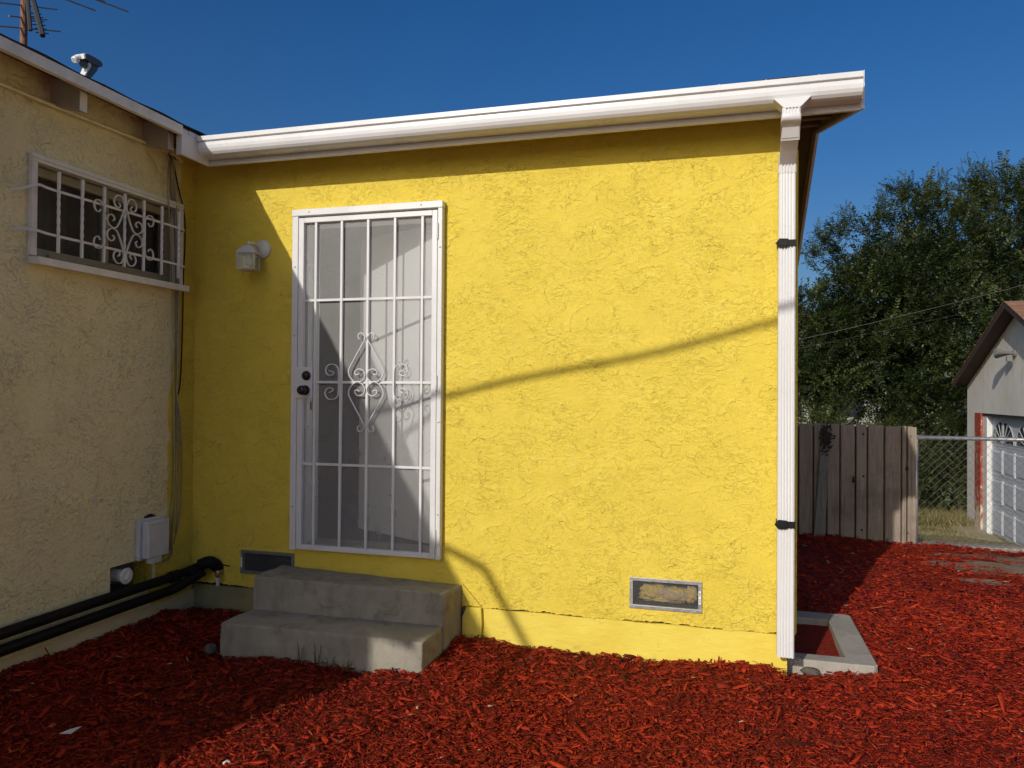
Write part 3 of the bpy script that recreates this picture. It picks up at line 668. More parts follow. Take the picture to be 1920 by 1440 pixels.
# --- roof of the cream wing
def zl(x): return 2.957-0.27*(x-0.242)
m = MB(); m.hexa([(-2.3, -6.15, zl(-2.3)), (.235, -6.15, zl(.235)), (.235, 3.2, zl(.235)), (-2.3, 3.2, zl(-2.3)), (-2.3, -6.15, zl(-2.3)+.02), (.235, -6.15, zl(.235)+.02), (.235, 3.2, zl(.235)+.02), (-2.3, 3.2, zl(-2.3)+.02)])
m.hexa([(-4.4, -6.15, zl(-2.3)-.5), (-2.31, -6.15, zl(-2.3)), (-2.31, 3.2, zl(-2.3)), (-4.4, 3.2, zl(-2.3)-.5), (-4.4, -6.15, zl(-2.3)-.48), (-2.31, -6.15, zl(-2.3)+.02), (-2.31, 3.2, zl(-2.3)+.02), (-4.4, 3.2, zl(-2.3)-.48)])
roofl = m.build('roof', 'shadedboards', house)
m = MB(); ee = np.linspace(-6.18, -.235, 90)
for i in range(89):
    u = [.005+.004*math.sin(ee[i+k]*3.1)**2+.003*math.sin(ee[i+k]*17) for k in (0, 1)]
    m.hexa([(-2.31, ee[i], zl(-2.31)+.0215), (XL, ee[i], zl(XL)+.0215), (XL, ee[i+1], zl(XL)+.0215), (-2.31, ee[i+1], zl(-2.31)+.0215),
            (-2.31, ee[i], zl(-2.31)+.034), (XL, ee[i], zl(XL)+.0215+u[0]), (XL, ee[i+1], zl(XL)+.0215+u[1]), (-2.31, ee[i+1], zl(-2.31)+.034)])
m.build('shingle', 'shingle_d', roofl)
MB().box(.242, .272, -6.15, -.46, 2.915, 2.969).build('fascia', 'oldwhite', house, bevel=.002)
m = MB(); m.box(.2435, .2605, -.457, -.2115, 2.803, 2.9575); m.box(.225, .2432, -.459, -.45, 2.803, 2.915)
m.build('fascia', 'trim', house, bevel=.0015, label='deeper white corner panel of the fascia')
MB().box(.2615, .265, -.40, -.212, 2.935, 2.9575).build('fascia_lip', 'trim', house)
raf = None
for i in range(10):
    y = -.452-.622*i
    if raf is None:
        m = MB(); m.hexa([(-.1, y-.022, 2.90), (.18, y-.022, 2.835), (.18, y+.022, 2.835), (-.1, y+.022, 2.90), (-.1, y-.022, 3.045), (.18, y-.022, 2.970), (.18, y+.022, 2.970), (-.1, y+.022, 3.045)])
        raf = m.build('rafter', 'rafter', house, bevel=.002)
        m2 = MB(); m2.box(.1805, .184, y-.0215, y+.0215, 2.836, 2.93); rc = m2.build('rafter_end', 'oldwhite', raf)
    else:
        r2 = again(raf, (0, -.622*i, 0)); again(rc, (0, 0, 0), parent=r2)
# unseen pole past the cream wing, shaped to cast the bent shadow by the steps
m = MB(); m.tube([(.20, -5.06, 3.0), (.245, -5.11, 3.05), (.415, -5.34, 3.062), (.428, -5.39, 3.06), (.430, -6.0, 3.06), (.430, -6.9, 3.06)], .024, 8)
m.build('eave_pole', 'galv', house)

# --- security door
DY = -.045
sd = MB()
sd.box(.735, .775, -.05, -.002, .478, 2.508); sd.box(1.685, 1.712, -.05, -.002, .478, 2.508); sd.box(.733, 1.714, -.053, -.002, 2.509, 2.549)
door = sd.build('security_door', 'white', house, bevel=.003, label='white barred security door with perforated screen over an inner door standing ajar')
m = MB(); m.box(.777, .812, -.046, -.018, .482, 2.497); m.box(1.648, 1.681, -.046, -.018, .482, 2.497); m.box(.8125, 1.6475, -.046, -.018, 2.466, 2.497); m.box(.8125, 1.6475, -.046, -.018, .482, .512)
m.build('leaf_frame', 'white', door, bevel=.003)
BX = [.893+.1735*i for i in range(5)]
vb = MB().box(BX[0]-.0075, BX[0]+.0075, -.044, -.027, .513, 2.465).build('vertical_bar', 'white', door, bevel=.0015)
for i in range(1, 5): again(vb, (.1735*i, 0, 0))
for z in (1.993, 1.497, 1.002):
    m = MB()
    ed = [.813]+BX+[1.647]
    for i in range(6): m.box(ed[i]+(.008 if i else 0), ed[i+1]-(.008 if i < 5 else 0), -.042, -.030, z-.0075, z+.0075)
    m.build('cross_bar', 'white', door, bevel=.001)
MB().add([(.80, -.022, .49), (1.66, -.022, .49), (1.66, -.022, 2.48), (.80, -.022, 2.48)], [(0, 1, 2, 3)]).build('screen', 'screen', door)
CX, CZ = BX[2], 1.497
def S2(pts, mx=1, mz=1, ox=0.0, w_=.011, t_=.0042):
    P = smoothpts([(CX+ox+mx*u, -.052, CZ+mz*v) for u, v in pts], 5); return MB().strap(P, (0, 1, 0), w_, t_)
def cr(L, x0=825, z0=765): return [((x-x0)/1567, (z0-z)/1774) for x, z in L]
heart = cr([(893, 312), (906, 290), (905, 262), (888, 247), (866, 250), (850, 270), (838, 310), (905, 440), (988, 600), (1003, 650), (990, 705), (950, 752), (905, 765), (862, 745), (838, 705), (842, 660), (868, 630), (905, 625), (935, 650), (935, 680), (908, 684), (893, 668)])
side = cr([(440, 640), (482, 652), (488, 675), (460, 693), (425, 682), (408, 645), (418, 600), (455, 573), (500, 578), (530, 605), (541, 650), (543, 765), (541, 880), (525, 925), (480, 948), (430, 938), (403, 895), (410, 850), (440, 825), (478, 832), (482, 855), (445, 876)])
for mx in (1, -1):
    for mz in (1, -1): S2(heart, mx, mz).build('scroll', 'white', door)
    S2(side, mx, 1).build('scroll', 'white', door)
lp = MB().box(.757, .884, -.058, -.047, 1.400, 1.588).build('lock_plate', 'white', door, bevel=.002)
kz = MB().lathe([(.026, 0), (.030, .004), (.030, .010), (.014, .014), (.012, .030), (.026, .036), (.029, .046), (.025, .058), (.012, .063)], (.842, -.058, 1.448), (0, -1, 0), 20)
kz.build('knob', 'knob', door, smooth=True)
MB().lathe([(.029, 0), (.029, .008), (.022, .013), (.020, .022), (.013, .025)], (.848, -.058, 1.536), (0, -1, 0), 20).build('deadbolt', 'knob', door, smooth=True)
MB().box(.868, .876, -.0475, -.046, 1.33, 1.38).build('latch_slot', 'dark', door)
for z in (2.373, 1.495, .606):
    MB().tube([(1.684, -.056, z-.045), (1.684, -.056, z+.045)], .0065, 10).build('hinge', 'white', door)
for x, z in ((.757, 2.20), (.756, 1.78), (.754, .74), (1.700, 2.28), (1.700, 1.27), (1.699, .74), (.85, 2.531), (1.58, 2.531)):
    yy0 = -.0505 if z < 2.5 else -.0535
    MB().lathe([(.0065, 0), (.005, .002), (.002, .003)], (x, yy0, z), (0, -1, 0), 10).build('screw', 'galv', door)
# doorway lining, inner door ajar, dim room
m = MB(); m.box(DX0+.001, DX0+.024, .001, .139, DZ0+.001, DZ1-.001); m.box(DX1-.024, DX1-.001, .001, .139, DZ0+.001, DZ1-.001); m.box(DX0+.025, DX1-.025, .001, .139, DZ1-.024, DZ1-.001)
m.box(DX0+.025, DX0+.037, .06, .10, DZ0+.001, DZ1-.025)
m.build('door_jamb', 'doorwhite', house, bevel=.002)
MB().box(DX0+.025, DX1-.025, .001, .145, DZ0+.001, DZ0+.018).build('threshold', 'alu', house)
H = Vector((1.632, .115, 0)); dv = Vector((-.887, .462, 0)).normalized(); nv = Vector((-dv.y, dv.x, 0))
a, b = H, H+dv*.80
hx = lambda p, z: (p.x, p.y, z)
m = MB(); c0 = [a, b, b-nv*.04, a-nv*.04]
m.hexa([hx(p, .525) for p in c0]+[hx(p, 2.46) for p in c0])
idr = m.build('inner_door', 'doorwhite', house, bevel=.003, label='plain white inner door standing ajar behind the screen')
kp = a+dv*.735+nv*.0
MB().lathe([(.028, 0), (.028, .006), (.012, .012), (.012, .035), (.026, .045), (.024, .062), (.010, .066)], (kp.x, kp.y-.0, 1.42), tuple(nv if nv.y < 0 else -nv), 16).build('inner_knob', 'knob', idr, smooth=True)
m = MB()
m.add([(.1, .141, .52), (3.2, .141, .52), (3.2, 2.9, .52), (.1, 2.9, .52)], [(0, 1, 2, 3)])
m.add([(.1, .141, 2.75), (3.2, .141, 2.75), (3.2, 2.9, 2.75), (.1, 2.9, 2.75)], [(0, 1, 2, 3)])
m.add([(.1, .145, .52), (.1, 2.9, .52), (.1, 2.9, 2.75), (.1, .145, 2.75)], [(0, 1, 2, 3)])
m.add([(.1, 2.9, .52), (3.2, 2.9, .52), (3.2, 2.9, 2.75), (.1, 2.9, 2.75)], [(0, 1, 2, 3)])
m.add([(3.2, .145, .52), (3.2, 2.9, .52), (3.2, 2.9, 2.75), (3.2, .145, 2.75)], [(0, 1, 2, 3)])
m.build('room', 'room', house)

# --- crawl-space vents in the yellow wall
def vent(V, x0, x1, z0, z1, frame_mat, lab):
    m = MB(); f = .0185
    m.box(x0, x1, -.010, -.0005, z1-f, z1); m.box(x0, x1, -.010, -.0005, z0, z0+f); m.box(x0, x0+f, -.010, -.0005, z0+f+.0005, z1-f-.0005); m.box(x1-f, x1, -.010, -.0005, z0+f+.0005, z1-f-.0005)
    v = m.build('crawl_vent', frame_mat, house, bevel=.0012, label=lab)
    m = MB(); d = .20; V = (V[0]+.002, V[1]-.002, V[2]+.002, V[3]-.002)
    m.add([(V[0], .003, V[2]), (V[1], .003, V[2]), (V[1], .34, V[2]), (V[0], .34, V[2])], [(0, 1, 2, 3)])
    m.add([(V[0], .003, V[3]), (V[1], .003, V[3]), (V[1], .34, V[3]), (V[0], .34, V[3])], [(0, 1, 2, 3)])
    m.add([(V[0], .34, V[2]), (V[1], .34, V[2]), (V[1], .34, V[3]), (V[0], .34, V[3])], [(0, 1, 2, 3)])
    m.add([(V[0], .003, V[2]), (V[0], .34, V[2]), (V[0], .34, V[3]), (V[0], .003, V[3])], [(0, 1, 2, 3)])
    m.add([(V[1], .003, V[2]), (V[1], .34, V[2]), (V[1], .34, V[3]), (V[1], .003, V[3])], [(0, 1, 2, 3)])
    m.build('vent_cavity', 'dark', v)
    MB().add([(x0+f, -.003, z0+f), (x1-f, -.003, z0+f), (x1-f, -.003, z1-f), (x0+f, -.003, z1-f)], [(0, 1, 2, 3)]).build('wire_cloth', 'ventmesh', v)
    return v
v = vent(LV, .366, .743, .298, .445, 'galvd', 'dark vent half hidden behind the top step')
MB().box(.369, .379, -.0125, -.0105, .338, .40).build('sticker', 'sticker', v)
v = vent(RV, 2.793, 3.172, .287, .453, 'galv', 'galvanised vent with yellow insulation behind its mesh')
st_ = MB().box(3.155, 3.168, -.0125, -.0105, .335, .405).build('sticker', 'sticker', v)
m = MB()
for zz_ in (.345, .352, .359, .378, .385, .392): m.box(3.158, 3.165, -.0132, -.0127, zz_, zz_+.0035)
m.build('sticker_print', 'ink', v)
# wool behind the mesh
def lump(c, r, seed, nu=26, nv=16, amp=.28, fr=3.0):
    rg = np.random.default_rng(seed); ph = rg.uniform(0, 6.28, 12); V = []; F = []
    for j in range(nv+1):
        th = math.pi*j/nv
        for i in range(nu):
            f = 2*math.pi*i/nu; d = np.array([math.sin(th)*math.cos(f), math.sin(th)*math.sin(f), math.cos(th)])
            k = 1+amp*(.5*math.sin(fr*d[0]*2+ph[0])*math.sin(fr*d[1]*2+ph[1])+.35*math.sin(fr*d[2]*4+ph[2]+2*d[0])+.25*math.sin(fr*4*d[0]+ph[3])*math.sin(fr*5*d[2]+ph[4])+.15*math.sin(fr*9*d[0]+ph[5]+fr*7*d[2]))
            V.append((c[0]+d[0]*r[0]*k, c[1]+d[1]*r[1]*k, c[2]+d[2]*r[2]*k))
    for j in range(nv):
        for i in range(nu): F.append((j*nu+i, j*nu+(i+1) % nu, (j+1)*nu+(i+1) % nu, (j+1)*nu+i))
    return V, F
m = MB()
for c, r, s_ in (((2.93, .06, .372), (.085, .05, .045), 1), ((3.03, .055, .362), (.08, .05, .043), 2), ((3.115, .035, .375), (.036, .03, .045), 3), ((2.98, .07, .335), (.14, .05, .022), 4)):
    V_, F_ = lump(c, r, s_); m.add(V_, F_)
m.build('insulation', 'foam', v, smooth=True, label='yellow insulation wool')

# --- barred window of the cream wing
m = MB()
m.box(-.03, .022, WY0-.03, WY1+.035, WZ1-.012, WZ1+.028); m.box(-.03, .022, WY0-.03, WY0+.002, WZ0+.001, WZ1-.013); m.box(-.03, .022, WY1-.002, WY1+.035, WZ0+.001, WZ1-.013)
m.box(-.02, .030, WY0-.026, WY1+.030, WZ1+.004, WZ1+.013)
win = m.build('window', 'oldwhite', house, bevel=.002)
m = MB(); m.hexa([(-.10, -1.215, 2.072), (.075, -1.215, 2.052), (.075, -.145, 2.052), (-.10, -.145, 2.072), (-.10, -1.215, 2.098), (.075, -1.215, 2.090), (.075, -.145, 2.090), (-.10, -.145, 2.098)])
m.build('sill', 'oldwhite', win, bevel=.003)
m = MB(); x0, x1 = -.085, -.045
m.box(x0, x1, WY0+.003, WY1-.003, WZ1-.06, WZ1-.013); m.box(x0, x1, WY0+.003, WY1-.003, WZ0+.001, WZ0+.052); m.box(x0, x1, WY0+.003, WY0+.03, WZ0+.053, WZ1-.061); m.box(x0, x1, WY1-.05, WY1-.003, WZ0+.053, WZ1-.061)
m.box(x0, x1, -.70, -.665, WZ0+.053, WZ1-.061); m.box(x1, x1+.012, WY0+.12, WY1-.08, WZ0+.012, WZ0+.03)
m.build('sash', 'tan', win, bevel=.002)
MB().add([(-.07, WY0+.02, WZ0+.03), (-.07, WY1-.02, WZ0+.03), (-.07, WY1-.02, WZ1-.04), (-.07, WY0+.02, WZ1-.04)], [(0, 1, 2, 3)]).build('pane', 'glass', win)
m = MB(); yc = np.linspace(WY0-.1, WY1+.1, 110)
for i in range(109):
    xa, xb = (-.19+.018*math.sin(yc[i+k]*48+2*math.sin(yc[i+k]*9)) for k in (0, 1)); m.add([(xa, yc[i], 1.95), (xb, yc[i+1], 1.95), (xb, yc[i+1], 2.7), (xa, yc[i], 2.7)], [(0, 1, 2, 3)])
m.build('curtain', 'curtain', win, smooth=True)
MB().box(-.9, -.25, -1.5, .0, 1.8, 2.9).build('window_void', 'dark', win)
# grille: seven twisted bars, two rails, scrolls
XG = .10
grille = None
def twisted(y, z0, z1):
    mb = MB(); nseg = 36; o = 0; s_ = .0062
    for i in range(nseg+1):
        t = i/nseg; z = z0+(z1-z0)*t; tw = max(0, min(1, (t-.18)/.64)); a = tw*math.pi*3.0
        for k in range(4):
            aa = a+math.pi/4+k*math.pi/2; mb.v.append((XG+s_*1.35*math.cos(aa), y+s_*1.35*math.sin(aa), z))
        if i:
            b_ = (i-1)*4
            for k in range(4): mb.f.append((b_+k, b_+(k+1) % 4, b_+4+(k+1) % 4, b_+4+k))
    mb.f.append((3, 2, 1, 0)); e = nseg*4; mb.f.append((e, e+1, e+2, e+3)); return mb
GY = [-1.134+.1427*i for i in range(7)]
tb = twisted(GY[0], 2.119, 2.521); grille = tb.build('window_grille', 'oldwhite', house, label='white wrought iron window grille with scrolls')
for i in range(1, 7): 
    c = grille.copy(); COL.objects.link(c); c.name = 'twisted_bar'; c.parent = grille; c.location = (0, .1427*i, 0)
    if 'label' in c: del c['label']
for z, zl_ in ((2.427, 2.405), (2.204, 2.212)):
    m = MB(); m.strap(smoothpts([(.0, -1.315, zl_-.01), (.035, -1.285, zl_), (.075, -1.23, z+.008), (.090, -1.17, z), (.091, -.9, z), (.091, -.5, z), (.091, -.245, z-.003), (.070, -.205, z-.006), (.012, -.195, z-.008)], 4), (0, 0, 1), .012, .007)
    m.build('rail', 'oldwhite', grille)
gc = (GY[3], 2.315)
def GS(pts, sy=1, sz=1, cy=None):
    P = smoothpts([(XG+.004, (cy if cy is not None else gc[0])+sy*u, gc[1]+sz*v) for u, v in pts], 5); return MB().strap(P, (1, 0, 0), .010, .0042)
# crop pixels -> metres on the grille plane (bars are ~150 crop px apart there)
gs = lambda L: [((x)/1050., (y)/1350.) for x, y in L]
hrt = gs([(-62, 262), (-50, 238), (-28, 240), (-25, 268), (-50, 290), (-82, 270), (-88, 225), (-70, 185)][::-1])
heartg = gs([(-52, 198), (-38, 178), (-52, 160), (-76, 172), (-84, 210), (-62, 246), (-30, 244), (-12, 205), (-10, 165), (-30, 90), (-58, 22), (-82, 4), (-112, 12), (-134, 45), (-126, 82), (-98, 96), (-80, 70), (-92, 52)])
for sy in (1, -1):
    for sz in (1, -1): GS(heartg, sy, sz).build('scroll', 'oldwhite', grille)
cg = gs([(-20, 150-40), (-34, 128-40), (-56, 140-40), (-64, 178-40), (-50, 208-40), (-20, 208-40), (0, 180-40), (6, 110), (6, 0), (6, -110), (0, -140), (-20, -168), (-50, -168), (-64, -138), (-56, -100), (-34, -88), (-20, -110)])
GS([(u-.010, v) for u, v in cg], 1, 1, GY[2]).build('scroll', 'oldwhite', grille)
GS([(u-.010, v) for u, v in cg], -1, 1, GY[4]).build('scroll', 'oldwhite', grille)

# --- opening in the cream wall with a round cap
m = MB(); Z0, Z1 = CV[2], CV[3]
m.box(-.45, -.44, CV[0], CV[1], Z0, Z1); m.box(-.44, -.141, CV[0]-.01, CV[1]+.01, Z0-.012, Z0-.002); m.box(-.44, -.141, CV[0]-.01, CV[1]+.01, Z1+.002, Z1+.012)
cq = at(237, 1080, 0, .012); CAPY, CAPZ = float(cq[1]), float(cq[2])
hole = m.build('wall_opening', 'dark', house, label='dark rectangular opening low in the cream wall')
MB().lathe([(.034, 0), (.034, .09), (.044, .092), (.046, .102), (.040, .108), (.030, .106)], (-.088, CAPY, CAPZ), (1, 0, 0), 24).build('pipe_cap', 'oldwhite', hole, label='round cream pipe cap')
MB().hexa([(x_, CAPY+a_, CAPZ+b_) for x_ in (.0185, .034) for a_, b_ in ((-.020, -.014), (.004, -.024), (.024, .012), (.004, .026))]).build('cap_wing', 'oldwhite', hole)
MB().box(.0005, .010, CV[1]-.006, CV[1]+.008, Z0-.01, Z1+.005).build('opening_trim', 'found_c', hole)

q = at(178, 940, 0, .001); MB().prism([(q[1]-.016, q[2]-.012), (q[1]+.014, q[2]-.014), (q[1]+.016, q[2]+.011), (q[1]-.012, q[2]+.013)], 0, .0005, .004).build('filler_patch', 'greybox', house)

# ------------------------------------------------------------------ things on the house
lamp = thing('wall_lamp', 'small white lantern wall lamp on the yellow wall left of the door', 'lamp', (.47, 0, 2.30))
MB().lathe([(.060, 0), (.060, .008), (.050, .014), (.030, .020), (.012, .024)], (.497, -.0005, 2.325), (0, -1, 0), 24).build('back_plate', 'lampwhite', lamp, smooth=True)
MB().tube(smoothpts([(.49, -.02, 2.325), (.485, -.05, 2.345), (.475, -.08, 2.352), (.468, -.10, 2.345)], 3), .009, 8).build('arm', 'lampwhite', lamp)
c = Vector((.466, -.105, 0)); ang = rad(18)
def rot(dx, dy): return (c.x+dx*math.cos(ang)-dy*math.sin(ang), c.y+dx*math.sin(ang)+dy*math.cos(ang))
def ring4(r, z): return [(*rot(sx*r, sy*r), z) for sx, sy in ((-1, -1), (1, -1), (1, 1), (-1, 1))]
m = MB(); m.hexa(ring4(.062, 2.279)+ring4(.060, 2.284)); m.hexa(ring4(.058, 2.2845)+ring4(.030, 2.322)); m.hexa(ring4(.030, 2.3225)+ring4(.012, 2.336)); m.lathe([(.004, 0), (.008, .010), (.005, .018), (.002, .026)], (c.x, c.y, 2.336), (0, 0, 1), 8)
m.build('roof_cap', 'lampwhite', lamp, bevel=.001)
m = MB(); m.hexa(ring4(.052, 2.180)+ring4(.056, 2.188)); m.build('base_tray', 'lampwhite', lamp)
for sx, sy in ((-1, -1), (1, -1), (1, 1), (-1, 1)):
    p = rot(sx*.050, sy*.050); MB().bar((p[0], p[1], 2.1885), (p[0], p[1], 2.2785), .008, .008).build('post', 'lampwhite', lamp)
m = MB(); q = ring4(.047, 2.189); r_ = ring4(.047, 2.278)
for k in range(4): m.add([q[k], q[(k+1) % 4], r_[(k+1) % 4], r_[k]], [(0, 1, 2, 3)])
m.build('glass_pane', 'lampglass', lamp)
MB().lathe([(.010, 0), (.012, .015), (.022, .035), (.024, .048), (.018, .062), (.004, .070)], (c.x, c.y, 2.278), (0, 0, -1), 14).build('bulb', 'lampwhite', lamp, smooth=True)

ub = thing('utility_box', 'grey plastic cable junction box low on the cream wall near the corner', 'utility box', (0, -.37, .44))
MB().box(.001, .028, -.485, -.292, .452, .690).build('backing_plate', 'greybox', ub, bevel=.004)
MB().box(.0285, .078, -.470, -.302, .462, .676).build('cover', 'greybox', ub, bevel=.006)
MB().box(.030, .068, -.432, -.352, .425, .4615).build('cable_port', 'greybox', ub, bevel=.002)
for k in range(5): MB().box(.0785, .0795, -.445+.03*k, -.440+.03*k, .652, .657).build('screw_hole', 'dark', ub)
for k in range(4): MB().box(.002, .034, -.492, -.4855, .475+.05*k, .487+.05*k).build('clip', 'greybox', ub)
m = MB(); m.box(.003, .022, -.425, -.355, .691, .700); m.box(.010, .016, -.41, -.37, .7005, .708); m.build('top_bracket', 'dark', ub)

cond = MB().tube(smoothpts([(.025, -6.0, 2.865), (.025, -3.0, 2.868), (.025, -1.374, 2.868), (.025, -1.0, 2.872), (.025, -.5, 2.884), (.025, -.26, 2.888), (.02, -.16, 2.87)], 4), .011, 8).build('conduit', 'conduit', None)
tag(cond, 'long thin painted metal conduit running under the eave of the cream wall', 'conduit')
def cable(pts, r, mat, label, group='cables down the inner corner'):
    o = MB().tube(smoothpts(pts, 5), r, 6).build('cable', mat, None, smooth=True); tag(o, label, 'cable', group); return o
wl = lambda px, py, x=.012: tuple(at(px, py, 0, x))
cable([wl(323, 292), wl(333, 345), wl(345, 400), wl(347, 450), wl(344, 520), wl(342, 620), wl(339, 700), wl(335, 735), wl(330, 745, .01)], .0042, 'black', 'black cable bowing out right of the window, the darkest of the corner cables')
cable([wl(322, 292), wl(320, 330), wl(327, 420), wl(331, 560), wl(331, 700), wl(330, 800), wl(326, 930), wl(322, 1000), wl(318, 1030), wl(300, 1048, .02)], .0055, 'cableg', 'thick grey cable hanging straight down the corner to the utility box')
cable([wl(324, 292, .02), wl(330, 380, .02), wl(335, 500, .02), wl(334, 640, .02), wl(332, 740, .02), wl(338, 790), wl(341, 860), wl(338, 960), wl(325, 1020)], .0045, 'cablep', 'yellow painted cable curving away right at half height of the corner')
cable([wl(320, 292), wl(314, 330, .03), wl(318, 420, .03), wl(324, 560, .015), wl(326, 700, .015), wl(327, 900, .015), wl(318, 985, .015), wl(311, 1000)], .004, 'cablep', 'thin cream cable closest to the window frame')
cable([wl(322, 292, .018), wl(326, 330, .018), wl(329, 480, .018), wl(335, 610, .018), wl(332, 720, .018), wl(334, 850, .018), wl(330, 1000, .018)], .0035, 'cableg', 'thin grey cable between the two thick corner cables')
cable([wl(330, 300, .012), wl(322, 288, .03), wl(316, 287, .03), wl(322, 300, .01)], .0035, 'black', 'short loop of black cable just under the eave')
o = MB().tube([wl(300, 1010, .01), wl(306, 1016, .012)], .004, 6)
o = MB().tube(smoothpts([wl(321, 1018, .015), wl(322, 1035, .015), wl(314, 1050, .015), wl(295, 1054, .02), wl(286, 1062, -.02)], 4), .006, 8).build('cable', 'cableg'); tag(o, 'grey cable looping under the utility box into the wall opening', 'cable', 'cables down the inner corner')

# black drain pipes along the foot of the cream wall
def dpipe(z, ya, yb, x, lab):
    pts = [(x, -5.9, z-.03), (x, -3.0, z-.012), (x, -1.4, z), (x, -.9, z+.002), (x, ya, z), (x+.02, ya+.08, z+.012), (x+.10, yb, z+.05)]
    P = [Vector(p) for p in pts]; 
    o = MB().tube(P, .028, 14).build('drain_pipe', 'blackpipe', None, smooth=True); tag(o, lab, 'pipe', 'black drain pipes'); return o
o = dpipe(.303, -.20, -.055, .045, 'upper of the two black drain pipes along the foot of the cream wall')
for y0 in (-.22, -.10):
    MB().tube([(.045+(.03 if y0 > -.2 else 0), y0-.03, .303), (.052+(.05 if y0 > -.2 else 0), y0+.03, .318 if y0 > -.2 else .305)], .036, 14).build('coupling', 'blackpipe', o)
MB().tube(smoothpts([(.12, -.075, .345), (.17, -.055, .365), (.195, -.03, .345), (.20, .01, .31)], 3), .038, 14).build('elbow', 'blackpipe', o, smooth=True)
pts = [(.05, -5.9, .19), (.05, -3, .21), (.05, -1.4, .226), (.05, -.6, .228), (.052, -.27, .226), (.07, -.20, .24), (.12, -.11, .285), (.15, -.075, .31)]
o = MB().tube(pts, .028, 14).build('drain_pipe', 'blackpipe', None, smooth=True); tag(o, 'lower of the two black drain pipes, bending up into the corner elbow', 'pipe', 'black drain pipes')
# hose tap with its strap on the yellow wall
tap = thing('hose_tap', 'old hose tap on a short stub beside the black pipe elbow', 'tap', (.24, 0, .3))
MB().tube([(.232, -.001, .302), (.232, -.05, .298)], .012, 10).build('stub', 'brass', tap)
MB().lathe([(.016, 0), (.018, .01), (.016, .03), (.010, .045)], (.232, -.05, .315), (0, 0, -1), 12).build('tap_body', 'brass', tap)
MB().tube(smoothpts([(.195, -.012, .338), (.225, -.02, .345), (.26, -.02, .342), (.285, -.006, .335)], 3), .004, 6).build('strap', 'black', tap)
MB().box(.224, .242, -.056, -.044, .22, .27).build('tag_strip', 'greybox', tap)

# satellite receiver head peeking over the eave
sat = thing('satellite_receiver', 'grey satellite receiver head with two round feed caps above the eave', 'satellite receiver', tuple(at(157, 150, 0, .0)))
SX = .0
def sp(px, py, x=SX): return tuple(at(px, py, 0, x))
def plate(poly, mb, xa, xb): 
    A = [at(px, py, 0, (xa+xb)/2) for px, py in poly]; n_ = len(A)
    mb.add([(xa, p[1], p[2]) for p in A]+[(xb, p[1], p[2]) for p in A], [tuple(range(n_))[::-1], tuple(range(n_, 2*n_))]+[(i, (i+1) % n_, n_+(i+1) % n_, n_+i) for i in range(n_)]); return mb
plate([(151, 103), (156, 101), (168, 107), (180, 114), (185, 120), (185, 126), (180, 127), (166, 121), (152, 111)], MB(), -.03, .03).build('receiver_body', 'lnb', sat, bevel=.006)
plate([(161, 118), (180, 126), (178, 133), (170, 143), (163, 150), (158, 156), (151, 152), (151, 145), (158, 135), (162, 127)], MB(), -.018, .018).build('arm', 'lnb', sat, bevel=.003)
plate([(161, 118), (165, 121), (165, 126), (158, 137), (155, 146), (150, 148), (151, 144), (157, 135), (161, 126)], MB(), -.020, .0205).build('arm_sunlit_edge', 'lnbcap', sat)  # pale strip painted in for the sunlit edge of the arm
for (a_, b_) in (((146, 108.5), (139, 113)), ((160, 117), (153, 122))):
    A = Vector(sp(*a_)); B = Vector(sp(*b_)); d_ = (B-A).normalized()
    MB().lathe([(.010, -.02), (.010, .004), (.015, .006), (.018, .012), (.018, .030), (.014, .034)], tuple(A), tuple(d_), 16).build('feed_horn', 'lnbcap' if a_[0] < 150 else 'lnb', sat)
plate([(148.5, 101.5), (152, 101), (153, 111), (149.5, 111.5)], MB(), -.031, .031).build('sunlit_end', 'lnbcap', sat, bevel=.003)  # pale piece standing in for sunlight on the left end of the body

# TV antenna
AX = -1.3
ab = at(44, 96, 0, AX)
ant = thing('tv_antenna', 'rusty mast with a spiky television antenna on the cream wing roof', 'antenna', (AX, ab[1], 3.35))
MB().tube([(AX, ab[1], 3.36), (AX, ab[1], 6.2)], .022, 10).build('mast', 'rust', ant)
def el(p, q, r, mat='alu', nm='element', xa=AX, xb=None):
    A = at(*p, 0, xa); B = at(*q, 0, xa if xb is None else xb); MB().tube([tuple(A), tuple(B)], r, 6).build(nm, mat, ant)
el((51, -40), (80, 67), .017, 'boom', 'boom', AX+.05, AX+.35); el((51, -6), (57, 57), .013, 'boom', 'boom', AX+.08, AX+.12)
el((-60, -2), (107, 18), .0055); el((-60, 44), (113, 59), .0055); el((17, 30), (88, 37.5), .0055)
el((110, -6), (179, 20), .006); el((170, -8), (197, 4), .006); el((20, -60), (240, 22), .006, nm='element')
for (x0_, x1_, y_) in ((56, 67, 2), (62, 70, 10), (64, 73, 18), (56, 77, 25.5), (53, 80, 32), (58, 82, 40), (61, 85, 47), (65, 87, 54), (67, 91, 62)): el((x0_, y_-1.2), (x1_, y_+1.0), .004, 'boom')

